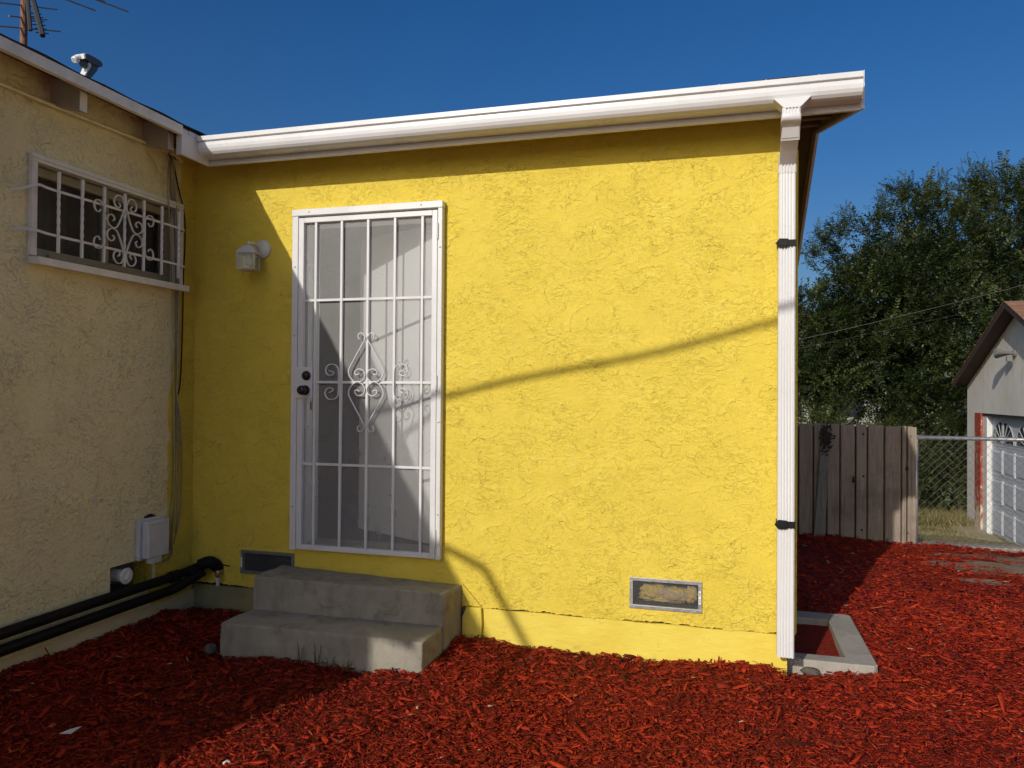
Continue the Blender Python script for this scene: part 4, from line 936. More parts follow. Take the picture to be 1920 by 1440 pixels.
# ------------------------------------------------------------------ steps, kerb, stones
steps = thing('concrete_steps', 'two worn grey concrete steps below the security door', 'steps', (1.24, -.28, 0))
def rough_block(mb, C, nx=28, ny=10, nz=6, amp=.0028, seed=3):
    """C: 8 corners (bottom ring then top ring); a subdivided shell with slightly crumbled faces"""
    rg = np.random.default_rng(seed); ph = rg.uniform(0, 6, 9); C = [Vector(c_) for c_ in C]
    def tri(u, v, w_):
        b = C[0]*(1-u)*(1-v)+C[1]*u*(1-v)+C[2]*u*v+C[3]*(1-u)*v; t = C[4]*(1-u)*(1-v)+C[5]*u*(1-v)+C[6]*u*v+C[7]*(1-u)*v
        p = b*(1-w_)+t*w_
        e = sum(1 for q in (u, v, w_) if q in (0, 1)) >= 2
        rr_ = .006 if e else 0
        cen = (C[0]+C[6])/2; d = (cen-p).normalized()
        s_ = amp*(math.sin(p.x*23+ph[0]+3*p.z*7)*math.sin(p.y*31+ph[1])+.6*math.sin(p.x*57+ph[2])*math.sin(p.z*63+ph[3]+p.y*40)+(.9*math.sin(p.x*121+ph[4]) if e else 0))
        return p+d*(rr_+s_)
    def face(fn, na, nb):
        o = len(mb.v)
        for i in range(na+1):
            for j in range(nb+1): mb.v.append(tuple(fn(i/na, j/nb)))
        for i in range(na):
            for j in range(nb): mb.f.append((o+i*(nb+1)+j, o+(i+1)*(nb+1)+j, o+(i+1)*(nb+1)+j+1, o+i*(nb+1)+j+1))
    face(lambda a_, b_: tri(a_, b_, 1), nx, ny); face(lambda a_, b_: tri(a_, 0, b_), nx, nz); face(lambda a_, b_: tri(a_, 1, b_), nx, nz)
    face(lambda a_, b_: tri(0, a_, b_), ny, nz); face(lambda a_, b_: tri(1, a_, b_), ny, nz)
    return mb
def weld(o):
    import bmesh
    bm = bmesh.new(); bm.from_mesh(o.data); bmesh.ops.remove_doubles(bm, verts=bm.verts, dist=.0008); bmesh.ops.recalc_face_normals(bm, faces=bm.faces); bm.to_mesh(o.data); bm.free()
    b = o.modifiers.new('bevel', 'BEVEL'); b.width = .006; b.segments = 2; b.limit_method = 'ANGLE'; b.angle_limit = rad(35)
    return o
weld(rough_block(MB(), [(.655, -.30, -.1), (1.822, -.27, -.1), (1.838, -.002, -.1), (.655, -.002, -.1), (.655, -.30, .369), (1.822, -.27, .353), (1.838, -.002, .336), (.655, -.002, .371)], 60, 16, 20).build('upper_step', 'concrete', steps, smooth=False))
weld(rough_block(MB(), [(.624, -.553, -.1), (1.818, -.553, -.1), (1.820, -.273, -.1), (.640, -.273, -.1), (.624, -.553, .172), (1.822, -.553, .176), (1.820, -.275, .178), (.640, -.275, .178)], 60, 14, 14, seed=8).build('lower_step', 'concrete', steps))

well = thing('crawl_space_well', 'rectangular concrete kerb round a small pit at the right house corner', 'kerb', (3.85, .6, 0))
m = MB(); zt_ = .052
xo, yi0, yi1 = 4.05, .238, .93
m = MB()
m.prism([(3.60, .135), (xo-.02, .135), (xo, .155), (xo, .90+.16), (xo-.03, 1.08), (3.60, 1.08), (3.60, yi1), (3.905, yi1), (3.905, yi0), (3.60, yi0)], 2, -.12, zt_)
m.build('kerb', 'curb', well, bevel=.006)
MB().box(3.60, 3.904, yi1-.045, yi1-.001, -.11, -.012).build('inner_ledge', 'curb', well, bevel=.004)

def rock(name, c, r, seed, mat, label, cat='stone'):
    V_, F_ = lump(c, r, seed, 12, 8, .35, 1.4); o = MB().add(V_, F_).build(name, mat, None); tag(o, label, cat); return o
p = at(1520, 1252, 2, .02); rock('stone', (p[0], p[1], .0), (.052, .03, .018), 5, 'rock', 'grey flat stone at the corner between downspout and kerb')
p = at(395, 1218, 2, .02); rock('stone', (p[0], p[1], .02), (.035, .03, .028), 6, 'rock', 'brown grey stone beside the left end of the lower step')
p = at(130, 1373, 2, .03); o = MB().hexa([(p[0]-.03, p[1]-.02, p[2]-.002), (p[0]+.018, p[1]-.008, p[2]), (p[0]+.032, p[1]+.028, p[2]+.014), (p[0]-.008, p[1]+.01, p[2]+.004), (p[0]-.028, p[1]-.02, p[2]+.001), (p[0]+.018, p[1]-.008, p[2]+.004), (p[0]+.034, p[1]+.028, p[2]+.018), (p[0]-.008, p[1]+.01, p[2]+.008)]).build('plaster_chip', 'paper'); tag(o, 'pale grey broken flake lying on the shaded mulch at lower left', 'debris')
p = at(425, 1430, 2, .02); rock('pebble', (p[0], p[1], p[2]), (.014, .011, .008), 9, 'paper', 'small white pebble on the sunlit mulch at the bottom edge', 'pebble')
p = at(206, 1188, 2, .05); rock('pebble', (p[0]+.2, p[1]-.2, p[2]), (.008, .008, .006), 10, 'paper', 'tiny white pebble in the shaded mulch left of the steps', 'pebble')
# long pale twig on the left
tw = MB().tube(smoothpts([tuple(at(0, 1360, 2, .035)), tuple(at(25, 1346, 2, .05)), tuple(at(45, 1338, 2, .05)), tuple(at(62, 1337, 2, .04))], 4), .0022, 5).build('twig', 'paper'); tag(tw, 'thin pale twig lying on the dark mulch at the left edge', 'twig')
# weeds in front of the lower step
def blade(mb, p, h, lean, w_=.005):
    a = random.uniform(0, 6.28); d = Vector((math.cos(a), math.sin(a), 0)); s_ = Vector((-d.y, d.x, 0))*w_
    P = [Vector(p)+d*(lean*t*t)+Vector((0, 0, h*(t-.25*t*t*(lean*8)))) for t in (0, .35, .7, 1)]
    o = len(mb.v)
    for i, q in enumerate(P): k = (1, .9, .6, .05)[i]; mb.v += [tuple(q-s_*k), tuple(q+s_*k)]
    for i in range(3): mb.f.append((o+i*2, o+i*2+1, o+i*2+3, o+i*2+2))
for px, hh, lab in ((567, .13, 'sparse grass weed, leftmost of those in front of the lower step'), (598, .14, 'upright dark weed in front of the middle of the lower step'), (622, .09, 'low drooping weed right of the upright one by the lower step'), (645, .07, 'short weed closest to the sunlit end of the lower step')):
    p = at(px, 1238, 1, -.58); mb = MB()
    for k in range(9): blade(mb, (p[0]+random.uniform(-.03, .03), -.58+random.uniform(-.02, .01), float(ground_h(p[0], -.58))), hh*random.uniform(.5, 1.05), random.uniform(.01, .07), .0025)
    o = mb.build('weed', 'weed'); tag(o, lab, 'weed', 'weeds by the steps')

# ------------------------------------------------------------------ fences
FY = 4.8
fen = thing('wooden_fence', 'tan vertical board fence panel behind the red mulch', 'fence', (4.65, FY, -.1))
fx = [3.70, 3.90, 4.069, 4.223, 4.36, 4.495, 4.65, 4.767, 4.935, 5.102, 5.158, 5.22]
for i in range(len(fx)-1):
    t0 = 1.128-(fx[i]-4.0)*.016; dy = (.006, -.004, .003, -.002, .004)[i % 5]
    m = MB(); m.box(fx[i]+.007, fx[i+1]-.007, FY+dy, FY+.02+dy, -.25, t0-.012*((i*7) % 3)/3); bd = m.build('board', 'board', fen, bevel=.002)
for i in range(2, len(fx)-1):
    x = fx[i]; m = MB(); m.box(x+.012, x+.030, FY-.014, FY-.0065, -.25, 1.105); m.build('batten', 'board', fen, bevel=.002)
MB().box(3.7, 5.19, FY+.027, FY+.0285, -.25, 1.09).build('backing', 'seam', fen)
MB().box(3.7, 5.215, FY+.03, FY+.07, .9, .98).build('fence_rail', 'board', fen); MB().box(3.7, 5.215, FY+.03, FY+.07, .12, .20).build('fence_rail', 'board', fen)
m = MB(); m.prism([(5.205, -.2), (5.238, -.2), (5.243, .2), (5.235, .5), (5.248, .9), (5.245, 1.10), (5.205, 1.10)], 1, FY-.014, FY-.0125+.001); m.build('torn_edge', 'board', fen)
for px, py in ((1619, 814), (1707, 818), (1619, 893), (1706, 897), (1616, 994), (1704, 1000)):
    p = at(px, py, 1, FY-.012); MB().lathe([(.012, 0), (.010, .003), (.004, .004)], (p[0], FY-.006, p[2]), (0, -1, 0), 10).build('bolt', 'dark', fen)
p = at(1701, 877, 1, FY-.01); MB().prism([(p[0]-.02, p[2]-.03), (p[0]+.022, p[2]-.03), (p[0]+.012, p[2]), (p[0]-.004, p[2]+.045)], 1, FY-.011, FY-.009).build('knot_hole', 'dark', fen)
p = at(1600, 900, 1, FY-.01); MB().prism([(p[0]-.015, p[2]-.03), (p[0]+.012, p[2]-.025), (p[0]+.008, p[2]+.035), (p[0]-.006, p[2]+.045)], 1, FY-.0135, FY-.0125).build('knot_hole', 'dark', fen)
o = MB().hexa([(4.215, 4.70, -.2), (4.325, 4.70, -.2), (4.325, 4.74, -.2), (4.215, 4.74, -.2), (4.305, 4.74, 1.12), (4.40, 4.74, 1.11), (4.40, 4.78, 1.11), (4.305, 4.78, 1.12)]).build('leaning_post', 'oldwood', None, bevel=.004); tag(o, 'weathered grey timber leaning against the tan board fence', 'timber')
# dead vine on its head
mb = MB(); tv = []
rg = np.random.default_rng(4)
for k in range(200):
    c_ = (4.345+rg.normal(0, .028), 4.715+rg.normal(0, .008), .97+rg.normal(0, .065)); a_ = rg.uniform(0, 6.28); l_ = rg.uniform(.015, .04)
    d_ = Vector((math.cos(a_), rg.normal(0, .4), math.sin(a_)-.5)).normalized()*l_; s_ = d_.cross(Vector((0, 1, 0))).normalized()*l_*.3
    A = Vector(c_); mb.add([A-s_, A+d_*.5-s_*1.5+Vector((0, .004, 0)), A+d_, A+s_+d_*.4], [(0, 1, 2, 3)])
o = mb.build('dead_vine', simple('dead_leaf', (0.035, 0.028, 0.02), .9)); tag(o, 'dark dried vine clump hanging on the head of the leaning timber', 'vine')

cl = thing('chain_link_fence', 'galvanised chain link fence between the board fence and the garage', 'fence', (5.9, FY, -.13))
X0, X1, ZB, ZT = 5.262, 9.2, -.16, .985
MB().tube([(X0-.02, FY+.02, .992), (X1, FY+.02, .985)], .021, 12).build('top_rail', 'galv', cl, smooth=True)
MB().tube([(5.252, FY+.025, -.3), (5.252, FY+.025, 1.02)], .018, 12).build('post', 'galv', cl, smooth=True)
MB().tube([(8.2, FY+.025, -.3), (8.2, FY+.025, 1.05)], .024, 12).build('post', 'galv', cl, smooth=True)
m = MB(); P_ = .082; nrow = int((ZT+.035-ZB)/(P_/2)); ncol = int((X1-X0)/P_)
for cidx in range(ncol):
    for par in (0, 1):
        pts = []
        xb_ = X0+cidx*P_+(P_ if par else 0)
        for r_i in range(nrow+2):
            off = (P_/2 if (r_i % 2) else 0)*(1 if not par else -1)
            pts.append((xb_+off, FY-.002+(.003 if r_i % 2 else -.003), ZB+r_i*P_/2))
        pts.append((pts[-1][0]+(.014 if r_i % 2 else -.014), FY-.01, pts[-1][2]+.025))
        if par == 0 or True: m.tube(pts, .0023, 3, caps=False)
    if cidx > 1e9: break
MAT['linkwire'] = simple('dull_link_wire', (0.16, 0.155, 0.14), 0.5, 0.15, 30)
m.build('wire_mesh', 'linkwire', cl, kind='stuff')

# ------------------------------------------------------------------ ground beyond the fence
def drape(name, poly, mat, lift, kind='structure', n=40, y0=None):
    xs_ = np.linspace(poly[0], poly[1], n); ys_ = np.linspace(poly[2], poly[3], n)
    return sheet(name, xs_, ys_, lambda x, y: far_h(x, y)+lift, mat, kind)
sheet('path', np.linspace(3.0, 12, 40), np.linspace(4.98, 10.6, 40), lambda x, y: far_h(x, y)+.012, 'slab')
MB().box(5.245, 12, 4.84, 4.975, -.6, -.142).build('kerb_strip', 'curb', None, bevel=.006, kind='structure')
MB().hexa([(7.2, 5.5, -.99), (7.50, 5.5, -.99), (7.50, 11.4, -.99), (7.2, 11.4, -.99), (7.2, 5.5, -.93), (7.61, 5.5, -.91), (7.61, 11.4, -.91), (7.2, 11.4, -.93)]).build('apron', 'slab', None, kind='structure')
# grass on the lawn behind
def grass(n, x0, x1, y0, y1, h, name, label):
    x = RNG.uniform(x0, x1, n); y = RNG.uniform(y0, y1, n); z = far_h(x, y); a = RNG.uniform(0, 6.28, n); hh = h*RNG.uniform(.4, 1.2, n); l_ = RNG.normal(0, .5, (n, 2))*hh[:, None]
    d = np.stack([np.cos(a), np.sin(a)], -1)*.012
    V = np.zeros((n, 3, 3)); V[:, 0, :2] = np.stack([x, y], -1)-d; V[:, 1, :2] = np.stack([x, y], -1)+d; V[:, 2, :2] = np.stack([x, y], -1)+l_
    V[:, 0, 2] = z; V[:, 1, 2] = z; V[:, 2, 2] = z+hh
    F = np.arange(n*3).reshape(-1, 3)
    o = npmesh(name, V.reshape(-1, 3), F, 'grassy', tint=np.repeat(RNG.uniform(0, 1, n), 3), kind='stuff'); tag(o, label, 'grass')
grass(36000, 4.0, 12.0, 9.6, 18.0, .05, 'lawn_grass', 'short dry yellow green lawn seen through the chain link fence')

# ------------------------------------------------------------------ garage
GX = 7.62; FZ = -.93
gar = thing('garage', 'off white garage with brown shingled gable roof and grey sectional door', 'garage', (GX, 9.0, FZ))
YL, YRr, YA, ZE, ZA = 11.72, 6.30, 9.01, 1.62, 2.82
dy0, dy1, dzt = 7.40, 11.25, 1.13
m = MB()
holed(m, 0, GX, .14, [YRr, dy0, dy1, YL], [FZ-.1, dzt, ZE], [(dy0, dy1, FZ-.1, dzt)])
m.add([(GX, YRr, ZE), (GX, YL, ZE), (GX, YA, ZA)], [(0, 1, 2)])
m.add([(GX+.141, YRr, FZ-.1), (GX+6, YRr, FZ-.1), (GX+6, YRr, ZE), (GX+.141, YRr, ZE)], [(0, 1, 2, 3)])
m.add([(GX+.141, YL, FZ-.1), (GX+6, YL, FZ-.1), (GX+6, YL, ZE), (GX+.141, YL, ZE)], [(0, 1, 2, 3)])
m.add([(GX+6, YRr, FZ-.1), (GX+6, YL, FZ-.1), (GX+6, YL, ZE), (GX+6, YA, ZA), (GX+6, YRr, ZE)], [(0, 1, 2, 3, 4)])
m.build('wall', 'garwall', gar)
sl_ = (ZA-ZE)/(YL-YA)
def rf(mb, xa, xb, ya, yb, lo, hi):
    z = lambda y: ZA-sl_*abs(y-YA)
    mb.hexa([(xa, ya, z(ya)+lo), (xb, ya, z(ya)+lo), (xb, yb, z(yb)+lo), (xa, yb, z(yb)+lo), (xa, ya, z(ya)+hi), (xb, ya, z(ya)+hi), (xb, yb, z(yb)+hi), (xa, yb, z(yb)+hi)])
m = MB(); rf(m, GX-.22, GX+6.2, YA+.001, YL+.03, .01, .05); rf(m, GX-.22, GX+6.2, YRr-.12, YA-.001, .01, .05)
groof = m.build('roof', 'fascia_b', gar)
m = MB(); rf(m, GX-.24, GX-.221, YA+.001, YL+.04, -.045, .055); m.build('rake_board', 'fascia_b', groof)
m = MB(); rf(m, GX-.24, GX-.221, YRr-.14, YA-.001, -.045, .055); m.build('rake_board', 'fascia_b', groof)
# courses of shingles, butt ends proud
for side_, (ya, yb) in enumerate(((YA, YRr-.13), (YA, YL+.035))):
    nC = 20
    for k in range(nC):
        u0 = ya+(yb-ya)*k/nC; u1 = ya+(yb-ya)*(k+1.15)/nC; sgn = 1 if side_ == 0 else -1
        m = MB()
        if side_ == 0: rf(m, GX-.25, GX+6.2, u1, u0, .051, .062)
        else: rf(m, GX-.25, GX+6.2, u0, u1, .051, .062)
        o_ = len(m.v)-8
        idx = (4, 5) if side_ == 0 else (6, 7)
        for q in idx: m.v[o_+q] = (m.v[o_+q][0], m.v[o_+q][1], m.v[o_+q][2]+.012)
        m.build('shingle_course', 'shingle_b', groof)
MB().box(GX-.012, GX+.14, 10.915, dy1-.002, FZ-.05, dzt-.002).build('door_casing', 'redpaint', gar, label='door post with peeling red paint')
MB().box(GX+.02, GX+.13, 10.69, 10.913, FZ-.05, dzt-.03).build('door_stop', 'trim', gar, bevel=.004)
MB().box(GX+.01, GX+.13, dy0, 10.913, dzt-.045, dzt-.003).build('door_header', 'dark', gar)
dx = GX+.10
gd = None
y_a, y_b = dy0+.01, 10.688; nsec = 4; sh = (dzt-.05-FZ)/nsec; ncolp = 6; pw = (y_b-y_a)/ncolp
for s_ in range(nsec):
    z0_ = FZ+s_*sh
    sec = MB().box(dx, dx+.04, y_a, y_b, z0_+.003, z0_+sh-.003).build('door_section', 'gray_door', gar, bevel=.004)
    for c_ in range(ncolp):
        ya_ = y_b-(c_+1)*pw+.035; yb_ = y_b-c_*pw-.035; za_ = z0_+.07; zb_ = z0_+sh-.07
        if s_ < 3:
            m = MB(); 
            m.hexa([(dx-.001, ya_, za_), (dx-.001, yb_, za_), (dx-.014, yb_-.02, za_+.02), (dx-.014, ya_+.02, za_+.02), (dx-.001, ya_, zb_), (dx-.001, yb_, zb_), (dx-.014, yb_-.02, zb_-.02), (dx-.014, ya_+.02, zb_-.02)])
            m.box(dx-.018, dx-.0015, ya_-.018, ya_-.004, za_-.018, zb_+.018); m.box(dx-.018, dx-.0015, yb_+.004, yb_+.018, za_-.018, zb_+.018)
            m.build('raised_panel', 'gray_door', sec, bevel=.003)
        else:
            # half of a sunburst pane
            odd = c_ % 2; cy = ya_ if odd == 0 else yb_; sg_ = 1 if odd == 0 else -1; R = yb_-ya_
            arc = [(cy+sg_*R*math.cos(t_), za_+.9*(zb_-za_+.04)*math.sin(t_)) for t_ in np.linspace(0, math.pi/2, 9)]
            MB().prism([(cy, za_)]+arc, 0, dx-.006, dx-.002).build('pane', 'glassdark', sec)
            m = MB()
            for t_ in (0, .39, .78, 1.18, math.pi/2):
                m.bar((dx-.009, cy, za_), (dx-.009, cy+sg_*R*math.cos(t_), za_+.9*(zb_-za_+.04)*math.sin(t_)), .012, .006, up=(1, 0, 0))
            m.strap([(dx-.012, a_[0], a_[1]) for a_ in arc], (1, 0, 0), .010, .018)
            m.build('sunburst_muntin', 'gray_door', sec)
# floodlight on the gable
MAT['flgrey'] = simple('floodlight_grey', (0.20, 0.19, 0.18), 0.45, 0.1, 20)
fl = thing('floodlight', 'twin head outdoor floodlight on the garage gable', 'floodlight', (GX, 8.5, 2.05))
pm = at(1905, 662, 0, GX); cy_, cz_ = pm[1], pm[2]
MB().lathe([(.055, 0), (.055, .03), (.035, .045)], (GX-.001, cy_, cz_), (-1, 0, 0), 16).build('back_plate', 'flgrey', fl)
MB().box(GX-.13, GX-.05, cy_-.03, cy_+.03, cz_-.13, cz_-.045).build('sensor', 'flgrey', fl, bevel=.008)
for q, (e_, dz_) in enumerate((((-.24, .30, -.03), 0), ((-.26, -.06, .02), 0))):
    A = Vector((GX-.05, cy_, cz_)); B = A+Vector(e_); d_ = (B-A).normalized()
    MB().lathe([(.022, 0), (.026, .10), (.034, .14), (.036, B.length*0+.16), (.050, .22), (.055, .26), (.048, .262)], tuple(A), tuple(d_), 16).build('lamp_head', 'flgrey', fl, smooth=False)

# ------------------------------------------------------------------ trees
def frond_template(nl, L, ll, lw, seed):
    """pinnate leaf: pairs of leaflets along an arching stalk"""
    rg = np.random.default_rng(seed); V = []; F = []
    for i in range(nl):
        t = .15+.85*i/(nl-1); x = t*L; z = .10*L*math.sin(t*2.2)-.22*L*t*t
        for s_ in (-1, 1):
            l_ = ll*(1-.45*abs(t-.45))*rg.uniform(.8, 1.15); a_ = rad(62-25*t)+rg.normal(0, .15); w_ = lw*rg.uniform(.8, 1.2)
            d = np.array([math.cos(a_), s_*math.sin(a_), -.25+rg.normal(0, .25)]); d /= np.linalg.norm(d); sv = np.cross(d, [0, 0, 1.]); sv /= np.linalg.norm(sv); sv[2] += rg.normal(0, .4)
            b = np.array([x, 0, z]); o = len(V); V += [b, b+d*l_*.4+sv*w_*.5, b+d*l_, b+d*l_*.4-sv*w_*.5]; F.append((o, o+1, o+2, o+3))
    o = len(V); V += [np.array([0, -.004, 0]), np.array([0, .004, 0]), np.array([L*.95, .002, -.12*L]), np.array([L*.95, -.002, -.12*L])]; F.append((o, o+1, o+2, o+3))
    return np.array(V), np.array(F)
TPL = [frond_template(7, .46, .100, .036, s_) for s_ in range(4)]
def crown(name, P, D, S, mat, parent, tintf):
    Vs, Fs, Ts = [], [], []; off = 0; n = len(P)
    D = D/np.linalg.norm(D, axis=1, keepdims=True)
    up = np.tile([0, 0, 1.], (n, 1))+RNG.normal(0, .45, (n, 3)); S1 = np.cross(up, D); S1 /= np.linalg.norm(S1, axis=1, keepdims=True); U1 = np.cross(D, S1)
    which = RNG.integers(0, len(TPL), n)
    for k, (tv_, tf_) in enumerate(TPL):
        ix = np.where(which == k)[0]; V = (P[ix][:, None]+tv_[None, :, 0:1]*D[ix][:, None]*S[ix][:, None, None]+tv_[None, :, 1:2]*S1[ix][:, None]*S[ix][:, None, None]+tv_[None, :, 2:3]*U1[ix][:, None]*S[ix][:, None, None])
        F = np.arange(len(ix))[:, None, None]*len(tv_)+tf_[None]; Vs.append(V.reshape(-1, 3)); Fs.append(F.reshape(-1, 4)+off); off += len(ix)*len(tv_); Ts.append(np.repeat(tintf[ix], len(tv_)))
    return npmesh(name, np.concatenate(Vs), np.concatenate(Fs), mat, parent, tint=np.clip(np.concatenate(Ts), 0, 1))
def tree(base, blobs, nf, label, cat='tree', trunk_r=.16, seed=1, name='tree', group=None, mat='leaf', size=1.05, shoots=()):
    t = thing(name, label, cat, base, group); rg = np.random.default_rng(seed)
    m = MB(); top = Vector((np.mean([b[0] for b in blobs]), np.mean([b[1] for b in blobs]), np.mean([b[2] for b in blobs])))
    Bv = Vector(base); mid = Bv.lerp(top, .5)+Vector((rg.normal(0, .2), rg.normal(0, .2), 0))
    m.tube(smoothpts([tuple(Bv-Vector((0, 0, .2))), tuple(Bv.lerp(mid, .5)+Vector((.08, 0, 0))), tuple(mid), tuple(top)], 4), .1, 9, rr=[trunk_r*(1-.75*i/12) for i in range(13)])
    m.build('trunk', 'bark', t, smooth=True)
    m = MB()
    for b in blobs:
        e_ = Vector(b[:3]); s_ = Bv.lerp(mid, rg.uniform(.5, 1)) if rg.uniform() < .6 else mid.lerp(top, rg.uniform(0, .7)); k = s_.lerp(e_, .5)+Vector((0, 0, .25))
        m.tube(smoothpts([tuple(s_), tuple(k), tuple(e_)], 4), .05, 6, rr=[trunk_r*.4*(1-.8*i/8) for i in range(9)])
        for _ in range(5):
            d = Vector(rg.normal(0, 1, 3)).normalized(); q = e_+Vector((d.x*b[3], d.y*b[3], abs(d.z)*b[4]))*.85; m.tube([tuple(k.lerp(e_, .7)), tuple(q)], .02, 4, rr=[.02, .006])
    m.build('limb', 'bark', t, smooth=True)
    vol = np.array([b[3]**2*b[4] for b in blobs]); cnt = (nf*vol/vol.sum()).astype(int); P, D, T, S = [], [], [], []
    for b, c_ in zip(blobs, cnt):
        # each mass breaks up into sprays of fronds
        ns = max(6, c_//22); dirs = rg.normal(0, 1, (ns, 3)); dirs /= np.linalg.norm(dirs, axis=1, keepdims=True); rr_ = rg.uniform(.35, 1.05, ns)**.6
        sp_ = np.array(b[:3])+dirs*rr_[:, None]*np.array([b[3], b[3], b[4]])
        st_ = rg.uniform(0, 1, ns)
        wi = rg.integers(0, ns, c_)
        p_ = sp_[wi]+rg.normal(0, .13, (c_, 3))*size; d_ = dirs[wi]*.8+rg.normal(0, .55, (c_, 3)); d_[:, 2] += .22
        P.append(p_); D.append(d_); T.append(np.clip(st_[wi]*.7+rg.uniform(0, .5, c_)-.15+.35*np.clip(dirs[wi, 2], 0, 1)*(b[2] > 3.6), 0, 1)**1.9); S.append(rg.uniform(.55, 1.1, c_)*size)  # upward sprays in the high masses are painted lighter, like sunlit leaves
    for (sx, sy, sz, ex, ey, ez) in shoots:
        c_ = 75; u = rg.uniform(0, 1, c_)**.8; a_ = np.array([sx, sy, sz]); e_ = np.array([ex, ey, ez]); e_ = a_+(e_-a_)*1.12; p_ = a_+(e_-a_)*u[:, None]+rg.normal(0, .09, (c_, 3)); d_ = (e_-a_)/np.linalg.norm(e_-a_)*.9+rg.normal(0, .45, (c_, 3))
        P.append(p_); D.append(d_); T.append(rg.uniform(.3, 1, c_)); S.append(rg.uniform(.5, .9, c_)*(1-.5*u)*size)
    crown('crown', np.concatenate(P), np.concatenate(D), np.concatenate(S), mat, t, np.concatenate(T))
    return t
def pt(px, py, y): 
    q = at(px, py, 1, y); return (float(q[0]), float(q[1]), float(q[2]))
def B_(px, py, y, r, h=None): return (*pt(px, py, y), r, h or r)
TG = 'trees behind the fence and garage'
Y1_ = 15.0
sh_ = []
for (a_, b_) in (((1560, 470), (1540, 432)), ((1575, 450), (1590, 405)), ((1600, 440), (1560, 425)), ((1650, 430), (1655, 378)), ((1690, 400), (1697, 345)), ((1720, 400), (1722, 358)), ((1764, 400), (1765, 338)), ((1745, 400), (1740, 375)), ((1540, 500), (1520, 470)), ((1560, 520), (1535, 545)), ((1700, 380), (1670, 352)), ((1790, 420), (1800, 385))):
    sh_.append((*pt(*a_, Y1_-.2), *pt(*b_, Y1_-.6)))
tree((8.0, 15.8, -.8), [B_(1600, 482, 15, .55, .5), B_(1572, 515, 15, .42, .5), B_(1668, 465, 15, .75, .75), B_(1732, 445, 15.2, .8, .85), B_(1632, 570, 14.6, 1.2, 1.0), B_(1700, 560, 14.4, 1.3, 1.1), B_(1780, 500, 15, 1.1, 1.1), B_(1610, 660, 14.2, 1.0, .85), B_(1690, 680, 14.0, 1.25, 1.0), B_(1770, 640, 14.2, 1.2, 1.1), B_(1640, 745, 14.0, 1.1, .55), B_(1740, 750, 13.8, 1.2, .7), B_(1660, 620, 16.2, 1.5, 1.6)],
     9800, 'big dark green feathery tree rising behind the board fence', seed=3, trunk_r=.2, group=TG, shoots=sh_)
sh_ = []
for (a_, b_) in (((1840, 400), (1815, 322)), ((1850, 380), (1838, 318)), ((1880, 390), (1868, 335)), ((1900, 380), (1895, 328)), ((1915, 380), (1925, 315)), ((1825, 420), (1795, 355)), ((1860, 400), (1850, 350)), ((1830, 400), (1808, 340)), ((1940, 380), (1950, 320)), ((1960, 380), (1975, 335))):
    sh_.append((*pt(*a_, Y1_+1.8), *pt(*b_, Y1_+1.4)))
tree((11.5, 17.5, -.8), [B_(1850, 430, 16.8, 1.1, 1.0), B_(1920, 420, 16.8, 1.3, 1.2), B_(1840, 520, 16.4, 1.3, 1.3), B_(1920, 540, 16.4, 1.4, 1.3), B_(1990, 470, 16.8, 1.5, 1.4), B_(1860, 620, 16.0, 1.4, 1.2), B_(2060, 520, 17, 1.6, 1.5), B_(1980, 600, 17, 1.6, 1.5), B_(1820, 700, 15.5, 1.2, 1.0)],
     7200, 'tall tree with wispy upright shoots directly above the garage roof', seed=5, trunk_r=.22, group=TG, shoots=sh_)
tree((5.7, 15.5, -.8), [B_(1518, 585, 15.2, .6, .5), B_(1548, 660, 15.2, .7, .7), B_(1500, 665, 15.0, .8, .7), B_(1560, 610, 15.2, .7, .7), B_(1540, 700, 14.8, .9, .6), B_(1450, 640, 15.6, 1.0, .8), B_(1480, 720, 15, 1.0, .6), B_(1545, 640, 16.2, .9, 1.0)],
     3400, 'smaller lighter tree just right of the downspout, half hidden by the house', seed=7, trunk_r=.13, group=TG)
def shrub(px, py, y, r, h, label, nf=700, seed=1, size=.8, name='shrub', mat='leaf2'):
    q = pt(px, py, y); base = (q[0], y, float(far_h(q[0], y)))
    tree(base, [(q[0], y, base[2]+h*.55, r, h*.5), (q[0]+r*.6, y+.2, base[2]+h*.4, r*.7, h*.4), (q[0]-r*.6, y+.1, base[2]+h*.45, r*.7, h*.4)], nf, label, 'shrub', .04, seed, name, 'shrubs behind the chain link fence', mat, size)
shrub(1740, 840, 13.0, .9, 1.9, 'dark shrub seen through the left part of the chain link fence', 1100, 11)
shrub(1795, 860, 12.6, .7, 1.6, 'leafy shrub with light fronds beside the garage corner', 800, 12)
shrub(1690, 840, 13.3, .9, 1.8, 'dark shrub mostly hidden behind the end of the board fence', 800, 13)
shrub(1600, 820, 13.5, 1.2, 2.1, 'dark bushy shrub rising just behind the board fence top', 1100, 14)
shrub(1520, 820, 13.5, 1.0, 2.0, 'dark shrub behind the fence nearest the yellow house', 900, 15)
shrub(1850, 860, 14.0, 1.0, 2.2, 'shrub behind the garage', 500, 16)
# low ground cover along the back of the lawn
grass(9000, 6.0, 10.5, 11.2, 12.9, .20, 'ground_cover', 'rough green weeds along the back of the lawn')

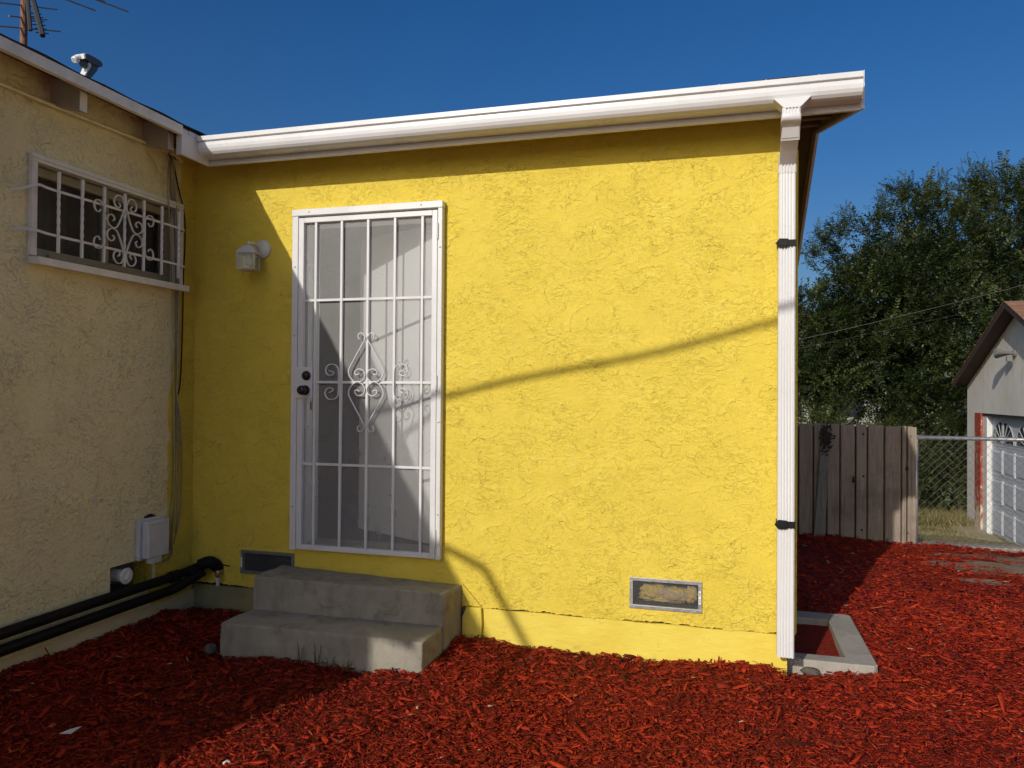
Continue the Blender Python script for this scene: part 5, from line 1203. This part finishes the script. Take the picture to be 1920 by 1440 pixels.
# pale house glimpsed through the foliage
MAT['neigh'] = simple('neighbour_wall', (0.34, 0.33, 0.31), 0.8, 0.2, 1)
nb = thing('neighbour_house', 'pale house glimpsed through gaps in the trees', 'house', (6, 26, -1))
m = MB(); holed(m, 1, 26, .3, [0, 3.0, 4.2, 7.0, 8.2, 14], [-1, .6, 1.6, 2.0], [(3.0, 4.2, .6, 1.6), (7.0, 8.2, .6, 1.6)])
m.box(0, 14, 26.31, 32, -1, 2.0); m.build('wall', 'neigh', nb)
for x in (3.0, 7.0): MB().box(x+.01, x+1.19, 26.1, 26.14, .61, 1.59).build('window', 'glassdark', nb)
MB().prism([(25.6, 1.9), (29.1, 3.0), (32.5, 1.9), (32.5, 2.02), (29.1, 3.14), (25.6, 2.02)], 0, -.4, 14.4).build('roof', 'shingle_b', nb)

en = thing('added_side_house', 'unseen pale stucco house added to bounce light, beyond the driveway, outside the picture to the right', 'house', (12, -5, -.2))  # house out of view, added so its wall returns light to the cream wing
m = MB(); holed(m, 0, 12.0, .15, [-12, -7, -5.6, -2, -.6, 3.0], [-.2, 1.0, 2.1, 3.2], [(-7, -5.6, 1.0, 2.1), (-2, -.6, 1.0, 2.1)])
m.add([(12.151, 3, -.2), (18, 3, -.2), (18, 3, 3.2), (12.151, 3, 3.2)], [(0, 1, 2, 3)]); m.add([(12.151, -12, -.2), (18, -12, -.2), (18, -12, 3.2), (12.151, -12, 3.2)], [(0, 1, 2, 3)]); m.build('wall', 'garwall', en)
for y in (-7, -2): MB().box(12.06, 12.10, y+.01, y+1.39, 1.01, 2.09).build('window', 'glassdark', en)
MB().prism([(11.5, 3.15), (15, 4.4), (18.5, 3.15), (18.5, 3.3), (15, 4.55), (11.5, 3.3)], 1, -12.5, 3.5).build('roof', 'shingle_b', en)

# ------------------------------------------------------------------ wires
def pw(pa, pb, y, sag, r, label, n=24, mat='wire', grp='power lines over the back yards'):
    A = Vector(pt(*pa, y)); B2 = Vector(pt(*pb, y)); pts = []
    for i in range(n+1):
        t = i/n; q = A.lerp(B2, t); q.z -= sag*4*t*(1-t); pts.append(tuple(q))
    o = MB().tube(pts, r, 6, caps=False).build('power_line', mat, None, smooth=True); tag(o, label, 'power line', grp)
pw((1380, 662), (2400, 398), 11.8, .12, .0030, 'brightest power line crossing in front of the big tree')
pw((1380, 676), (2400, 440), 11.8, .10, .0012, 'lowest faint power line crossing the big tree')
pw((1380, 485), (1700, 445), 18.5, .05, .006, 'dark power line crossing the open sky beside the downspout')
for k_, (xx_, yy_) in enumerate(((-2.3, 11.9),)):
    up_ = thing('utility_pole', 'wooden utility pole hidden behind the yellow house', 'utility pole', (xx_, yy_, -.3)); MB().tube([(xx_, yy_, -.4), (xx_, yy_, 5.4)], .14, 12, rr=[.16, .11]).build('pole', 'bark', up_)
# service drop overhead behind the viewer: its shadow lies across the yellow wall
def sd_pt(t): return (-1.2+t*10.2, -4.5, 3.275+2.46*t-.10*math.sin(math.pi*t)+.012*math.sin(t*40))
o = MB().tube([sd_pt(i/60) for i in range(61)], .019, 8, caps=False).build('service_cable', 'black', None, smooth=True); tag(o, 'overhead service cable from the cream wing roof to the street pole', 'cable')
up_ = thing('utility_pole', 'wooden utility pole beside the yard carrying the service cable', 'utility pole', (9.1, -4.5, 0)); MB().tube([(9.1, -4.5, -.4), (9.1, -4.5, 7.2)], .14, 12, rr=[.16, .11]).build('pole', 'bark', up_)
MB().box(8.2, 10.0, -4.7, -4.61, 6.6, 6.72).build('crossarm', 'bark', up_)
